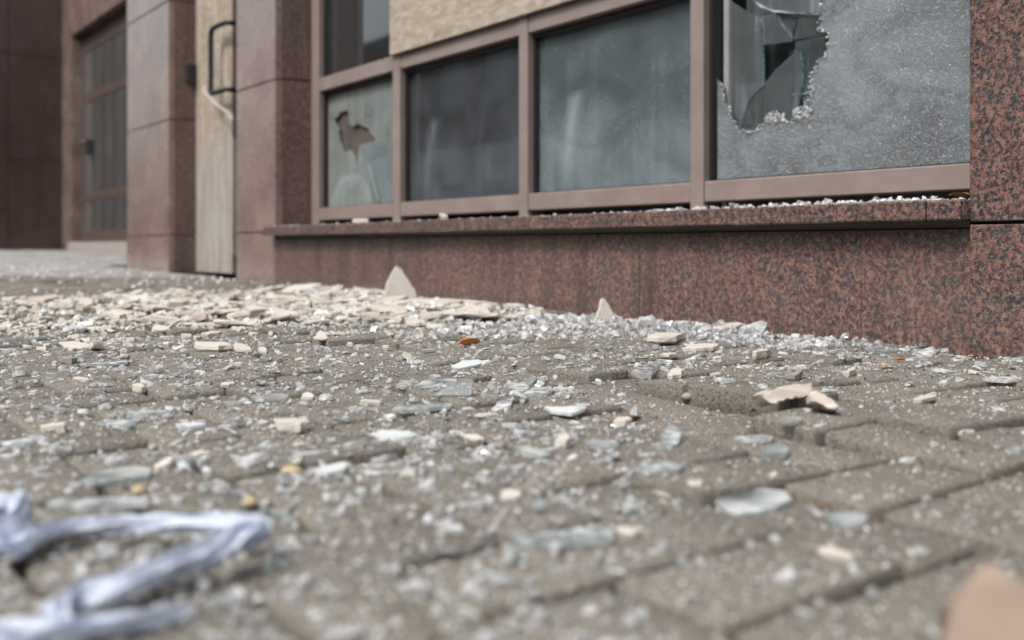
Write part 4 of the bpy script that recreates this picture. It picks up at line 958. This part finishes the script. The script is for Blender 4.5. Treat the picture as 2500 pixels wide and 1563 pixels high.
# ------------------------------------------------------------------ loose scatter
def inpoly(x, y, poly):
    c = False; n = len(poly)
    for i in range(n):
        x1, y1 = poly[i]; x2, y2 = poly[(i + 1) % n]
        if (y1 > y) != (y2 > y) and x < (x2 - x1) * (y - y1) / (y2 - y1) + x1: c = not c
    return c
def gpoly(pts): return [tuple(hit(*V2(p))[:2]) for p in pts]
HEAP = gpoly([(-80, 735), (0, 718), (250, 706), (450, 696), (640, 688), (760, 684), (860, 688), (990, 712), (1120, 722), (1230, 732), (1330, 752), (1260, 764), (1100, 766), (900, 768), (700, 772), (500, 778), (300, 784), (100, 790), (-80, 795)])
DRIFT = gpoly([(760, 775), (980, 768), (1180, 760), (1330, 752), (1450, 762), (1600, 775), (1760, 790), (1880, 802), (2000, 815), (2100, 824), (1980, 830), (1800, 822), (1700, 812), (1550, 805), (1400, 802), (1250, 804), (1100, 808), (900, 806)])
def sample(poly, rr):
    xs = [p[0] for p in poly]; ys = [p[1] for p in poly]
    while True:
        x, y = rr.uniform(min(xs), max(xs)), rr.uniform(min(ys), max(ys))
        if inpoly(x, y, poly): return x, y
def heap_h(x, y):                                      # soft mound inside the heap
    n = mnoise.noise(Vector((x * 3, y * 3, 2))) * .5 + .5
    s_, c_ = sc_of(x, y); edge = min(1, max(0, (C0 - c_) / .05))
    return 0.012 * n
def visible(x, y, mrg=0.0): return abs(x) < y * (0.515 + mrg) + .02
def clear(x, y, r):
    return all((x - a) ** 2 + (y - b_) ** 2 > (c * .8 + r * .3) ** 2 for a, b_, c in HEROES)
rr = random.Random(21)
LBL = {
 'heap': ('cream plaster fragment in the broad rubble heap before the boarded door', 'plaster fragments in the rubble heap'),
 'lone': ('small cream plaster scrap lying loose among glass on the open pavers', 'plaster scraps loose on the open pavers'),
 'drift': ('small clear lump of safety glass in the drift along the plinth', 'safety glass lumps drifted along the plinth'),
 'open': ('small clear glass splinter scattered on the open pavers', 'glass splinters scattered on the open pavers'),
 'near': ('blurred glass splinter on the pavers nearest the camera', 'blurred glass splinters nearest the camera'),
 'sill': ('glass fragment lying on the granite sill below the windows', 'glass fragments on the granite sill')}
def in_joint(x, y, wd=.004):
    s_, c_ = sc_of(x, y); q0, q1 = (s_ - PS0) / PA, (c_ - PC0) / PA; i, j = math.floor(q0), math.floor(q1); fx, fy = q0 - i, q1 - j; d = (i - j) % 4; g = wd / PA
    if fx < g and d != 1: return True
    if fx > 1 - g and d != 0: return True
    if fy < g and d != 2: return True
    if fy > 1 - g and d != 3: return True
    return False
def put(name, me, loc, rot, sc_, cat, key):
    o = link(name, me, None, loc, rot); o.scale = sc_; tag(o, LBL[key][0], cat, LBL[key][1]); return o
heap_items = []
n_ind = 0
cnt = 0
pieces = []
while len(pieces) < 560:
    x, y = sample(HEAP, rr)
    pieces.append((x, y, rr.expovariate(1 / .022) + .018))
pieces.sort(key=lambda p: -p[2] / p[1])
for i, (x, y, sz) in enumerate(pieces):
    z = gz(x, y) + rr.random() * heap_h(x, y) + .001
    rot = (rr.gauss(0, .12), rr.gauss(0, .12), rr.uniform(0, 6.28)); th = rr.uniform(.005, .011) / .22
    s3 = (sz, sz, min(sz * 1.1, th))
    if i < 195: put('plaster_chunk', pc_me['plaster_pale' if rr.random() < .2 else 'plaster_dusty' if rr.random() < .3 else 'plaster'][rr.randrange(22)], (x, y, z), rot, s3, 'plaster chunk', 'heap')
    else: heap_items.append(((x, y, z), rot, s3))
for _ in range(2800):
    x, y = sample(HEAP, rr); sz = rr.uniform(.005, .018)
    heap_items.append(((x + rr.gauss(0, .03), y + rr.gauss(0, .05), gz(x, y) + rr.random() * heap_h(x, y)), (rr.gauss(0, .5), rr.gauss(0, .5), rr.uniform(0, 6)), (sz, sz, sz)))
FADE = gpoly([(-80, 780), (300, 776), (700, 770), (1100, 764), (1350, 760), (1300, 790), (900, 812), (400, 830), (-80, 840)])
for _ in range(420):
    x, y = sample(FADE, rr); sz = min(.03, .004 + rr.expovariate(1 / .006))
    if clear(x, y, sz): heap_items.append(((x, y, gz(x, y)), (rr.gauss(0, .15), rr.gauss(0, .15), rr.uniform(0, 6)), (sz, sz, min(sz, .03))))
# lone plaster scraps
nl = 0
while nl < 52:
    y = rr.uniform(.5, 2.1); x = rr.uniform(-.55, .52) * y
    if sc_of(x, y)[1] > C0 - .02 or not clear(x, y, .01): continue
    if x > .1 and y < .8 and rr.random() < .6: continue
    sz = rr.uniform(.009, .022)
    put('plaster_chunk', pc_me['plaster'][rr.randrange(22)], (x, y, gz(x, y)), (rr.gauss(0, .12), rr.gauss(0, .12), rr.uniform(0, 6.28)), (sz, sz, sz * rr.uniform(.5, 1.1)), 'plaster chunk', 'lone'); nl += 1
for _ in range(600):
    y = rr.uniform(.42, 2.2); x = rr.uniform(-.55, .54) * y
    if sc_of(x, y)[1] > C0 - .005: continue
    if in_joint(x, y, .005): continue
    sz = rr.uniform(.0015, .0055); heap_items.append(((x, y, gz(x, y)), (rr.gauss(0, .3), rr.gauss(0, .3), rr.uniform(0, 6)), (sz, sz, sz * 1.3)))
cloud('plaster_crumbs', PC[:8], heap_items, 'plaster')

def dens(x, y):                                        # where the broken glass lies thick
    n = mnoise.noise(Vector((x * 9, y * 7, 11))) * .5 + .5
    k = .46 + .75 * max(0, n - .40)
    if y < .75: k = .62
    if x > .14 * y and y < .9: k *= .16
    if x > .12 * y and .9 <= y < 1.25: k *= .20
    return k
# drift along the plinth
drift_items = []
for i in range(2300):
    x, y = sample(DRIFT, rr); c_ = sc_of(x, y)[1]
    if c_ > C0 - .008: continue
    k = math.exp(-((C0 - c_) / .16) ** 2)
    if rr.random() > .25 + .75 * k or (x < -.12 and rr.random() < .6): continue
    z = gz(x, y) + rr.random() * .016 * k + .001
    sz = .0035 + rr.expovariate(1 / .0032); sz = min(sz, .016)
    rot = (rr.gauss(0, .5), rr.gauss(0, .5), rr.uniform(0, 6.28))
    if i < 95: put('glass_shard', gc_me[rr.randrange(14)], (x, y, z), rot, (sz * 1.5, sz * 1.3, sz * 1.3), 'glass shard', 'drift')
    else: drift_items.append(((x, y, z), rot, (sz * rr.uniform(.8, 1.8), sz, sz * rr.uniform(.7, 1.1))))
k = 0
while k < 150:
    y = .44 + 1.6 * rr.random() ** 1.1; x = rr.uniform(-.56, .53) * y
    if sc_of(x, y)[1] > C0 - .02 or not clear(x, y, .01) or rr.random() > dens(x, y): continue
    near = y < .72; sz = rr.uniform(.008, .022) * (.62 if near else 1)
    mt = rr.choice(('shard', 'shard', 'shard', 'shard', 'shard', 'shard_frost', 'shard_frost', 'shard_green'))
    me = gl_me[mt][rr.randrange(22)]
    put('glass_shard', me, (x, y, gz(x, y) + .0015), (rr.gauss(0, .16), rr.gauss(0, .16), rr.uniform(0, 6.28)), (sz, sz, min(.02, .0045 / .2 * rr.uniform(.6, 1.1))), 'glass shard', 'near' if near else 'open'); k += 1
# sill fragments
for k in range(14):
    px = rr.uniform(1640, 2250); s_ = S(px, C0 + .03); c_ = rr.uniform(C0 - .02, C0 + .10); sz = rr.uniform(.012, .028)
    put('glass_shard', gl_me[rr.choice(('shard', 'shard_frost'))][rr.randrange(22)], W(s_, c_, .2335), (rr.gauss(0, .2), rr.gauss(0, .2), rr.uniform(0, 6)), (sz, sz, .03), 'glass shard', 'sill')
sill_items = []
for k in range(900):
    px = rr.uniform(700, 2330); s_ = S(px, C0 + .03)
    if px < 1600 and rr.random() < .62: continue
    sz = rr.uniform(.003, .009) * (1 if px > 1600 else .7); sill_items.append((W(s_, rr.uniform(C0 - .036, C0 + .13), .2328), (rr.gauss(0, .5), rr.gauss(0, .5), rr.uniform(0, 6)), (sz * 1.3, sz, sz)))
cloud('sill_glass_crumbs', GC, [(tuple(l), e, s) for l, e, s in sill_items], 'crumb')
o = link('plaster_chunk', pc_me['plaster'][3], None, W(S(900, C0 + .02), C0, .2335), (0, 0, ROT)); o.scale = (.12, .05, .05); tag(o, 'flat cream plaster strip lying on the left part of the sill', 'plaster chunk')
o = link('plaster_chunk', pc_me['plaster'][5], None, W(S(1092, C0 + .02), C0 + .01, .2335), (.3, .2, ROT)); o.scale = (.03, .025, .05); tag(o, 'small pale plaster wedge on the sill under the second light', 'plaster chunk')
# loose crumbs everywhere
flat_items, cube_items = [], []
n = 0
while n < 7600:
    y = .40 + 1.9 * rr.random() ** 1.0; x = rr.uniform(-.57, .54) * y
    if sc_of(x, y)[1] > C0 - .006 or rr.random() > dens(x, y) or in_joint(x, y): continue
    n += 1
    sz = min(.011, .0014 + rr.expovariate(1 / .0019)) * (.82 if y < .7 else 1); e = (rr.gauss(0, .22), rr.gauss(0, .22), rr.uniform(0, 6.28))
    if rr.random() < .45: cube_items.append(((x, y, gz(x, y) + .0005), e, (sz * rr.uniform(.8, 1.5), sz, sz * rr.uniform(.4, .8))))
    else: flat_items.append(((x, y, gz(x, y) + .0005), e, (sz * 2.0, sz * 1.4, min(sz * 2.2, .016))))
cloud('glass_crumbs', GC, drift_items + cube_items, 'crumb')
cloud('glass_splinters', GL, flat_items, 'shard')
# glass and grit between rubble further back
back = []
for _ in range(900):
    y = rr.uniform(2.0, 6); x = rr.uniform(-.53, .2) * y
    if sc_of(x, y)[1] > C0 - .02: continue
    sz = rr.uniform(.004, .014); back.append(((x, y, gz(x, y)), (rr.gauss(0, .3), rr.gauss(0, .3), rr.uniform(0, 6)), (sz * 1.4, sz, sz * .8)))
for _ in range(500):
    x, y = sample(HEAP, rr); sz = rr.uniform(.006, .018); back.append(((x, y, gz(x, y) + heap_h(x, y) * rr.random()), (rr.gauss(0, .4), rr.gauss(0, .4), rr.uniform(0, 6)), (sz * 1.5, sz, sz * .7)))
cloud('far_glass_crumbs', GC, back, 'crumb')
TET = [([(-.5, -.4, 0), (.5, -.3, 0), (0, .5, 0), (.05, 0, .7)], [(0, 2, 1), (0, 1, 3), (1, 2, 3), (2, 0, 3)])]
grit, soil = [], []
for _ in range(26000):
    y = .38 + 1.9 * rr.random() ** 1.1; x = rr.uniform(-.57, .54) * y
    if sc_of(x, y)[1] > C0 - .003: continue
    if in_joint(x, y, .005): continue
    sz = min(.0025, .0005 + rr.expovariate(1 / .0005)); it = ((x, y, gz(x, y) + .0002), (rr.gauss(0, .3), rr.gauss(0, .3), rr.uniform(0, 6)), (sz * 1.3, sz, sz))
    if rr.random() < .82: grit.append(it)
    elif rr.random() < .6: soil.append((it[0], it[1], (sz * 1.6, sz * 1.6, sz * 1.6)))
cloud('pale_grit', TET, grit, 'grit'); cloud('soil_crumbs', TET, soil, 'soil')
# dry litter caught in the joints
litter = []
for _ in range(3000):
    y = .42 + 1.8 * rr.random(); x = rr.uniform(-.56, .54) * y; s_, c_ = sc_of(x, y)
    if c_ > C0 - .01 or mnoise.noise(Vector((x * 5, y * 4, 30))) < -.02: continue
    q = ((s_ - PS0) / PA, (c_ - PC0) / PA); i, j = math.floor(q[0]), math.floor(q[1]); fx, fy = q[0] - i, q[1] - j; d_ = (i - j) % 4
    if rr.random() < .5: fx = 0.0; along = True; ok = d_ != 1
    else: fy = 0.0; along = False; ok = d_ != 2
    if not ok: continue
    s_, c_ = (i + fx) * PA + PS0, (j + fy) * PA + PC0; p = W(s_, c_, 0)
    L = rr.uniform(.003, .011)
    litter.append(((p.x + rr.gauss(0, .0014), p.y + rr.gauss(0, .0014), smooth_z(p.x, p.y) - .012 + rr.random() * .007), (rr.gauss(0, .3), rr.gauss(0, .3), ROT + (math.pi / 2 if along else 0) + rr.gauss(0, .5)), (L, L * rr.uniform(.15, .4), L * .25)))
cloud('joint_litter', TET, litter, 'litter')

# ------------------------------------------------------------------ loose pieces that a landmark singles out get a label of their own
ANCH = [('tan plaster block', (690, 1000)), ('fin-shaped frosted shard', (1070, 930)), ('large frosted glass plate', (1780, 1165)), ('paired plaster chunk', (1880, 960)), ('orange leaf', (1110, 818)),
 ('upright glass sliver', (1496, 975)), ('tip of the pale wrap', (620, 1245)), ('wide lone plaster slab', (500, 822)), ('grey mortar lump', z5(500, 715)), ('large triangular slab', (945, 700)),
 ('smaller triangle slab', (1428, 755)), ('foot of the right pilaster', (2320, 845)), ('long grey glass plate', (1330, 1268)), ('pinkish tan corner chunk', (2250, 1480)), ('long green sliver', z5(760, 735)),
 ('ribbed glass stack', z7(175, 375)), ('square plaster block', z7(865, 285)), ('grey stone crumb', z7(1070, 420)), ('yellowish brown pebble', (690, 1110)), ('folded brown leaf', (1484, 996)),
 ('arching plaster plate', z8(1200, 420)), ('long plaster plank', z8(1100, 700)), ('small ochre pebble', (328, 1165)), ('yellow pebble', (592, 1190)), ('broken flower shaped shard', (1580, 1050)),
 ('foot of the boarded door', (520, 690)), ('green sheet edge', z5(200, 570))]
WHAT = {'heap': 'cream plaster fragment', 'lone': 'small cream plaster scrap', 'drift': 'clear lump of safety glass', 'open': 'clear glass splinter', 'near': 'blurred glass splinter'}
generic = [(o, k) for o in COL.objects if 'label' in o for k, v in LBL.items() if o['label'] == v[0] and k in WHAT]
used = set()
for what, pv in ANCH:
    a = hit(*V2(pv))
    for dname, ok in (('to the left of', lambda dx, dy: dx < -abs(dy)), ('to the right of', lambda dx, dy: dx > abs(dy)), ('in front of', lambda dx, dy: dy < -abs(dx)), ('behind', lambda dx, dy: dy > abs(dx))):
        for kinds in (('heap', 'lone'), ('drift', 'open', 'near')):
            best = None
            for o, k in generic:
                if k not in kinds or o.name in used: continue
                dx, dy = o.location.x - a.x, o.location.y - a.y; d = math.hypot(dx, dy)
                if d < .20 and ok(dx, dy) and (best is None or d < best[0]): best = (d, o, k)
            if best:
                o, k = best[1], best[2]; used.add(o.name)
                o['label'] = f"{WHAT[k]} nearest {dname} the {what}"
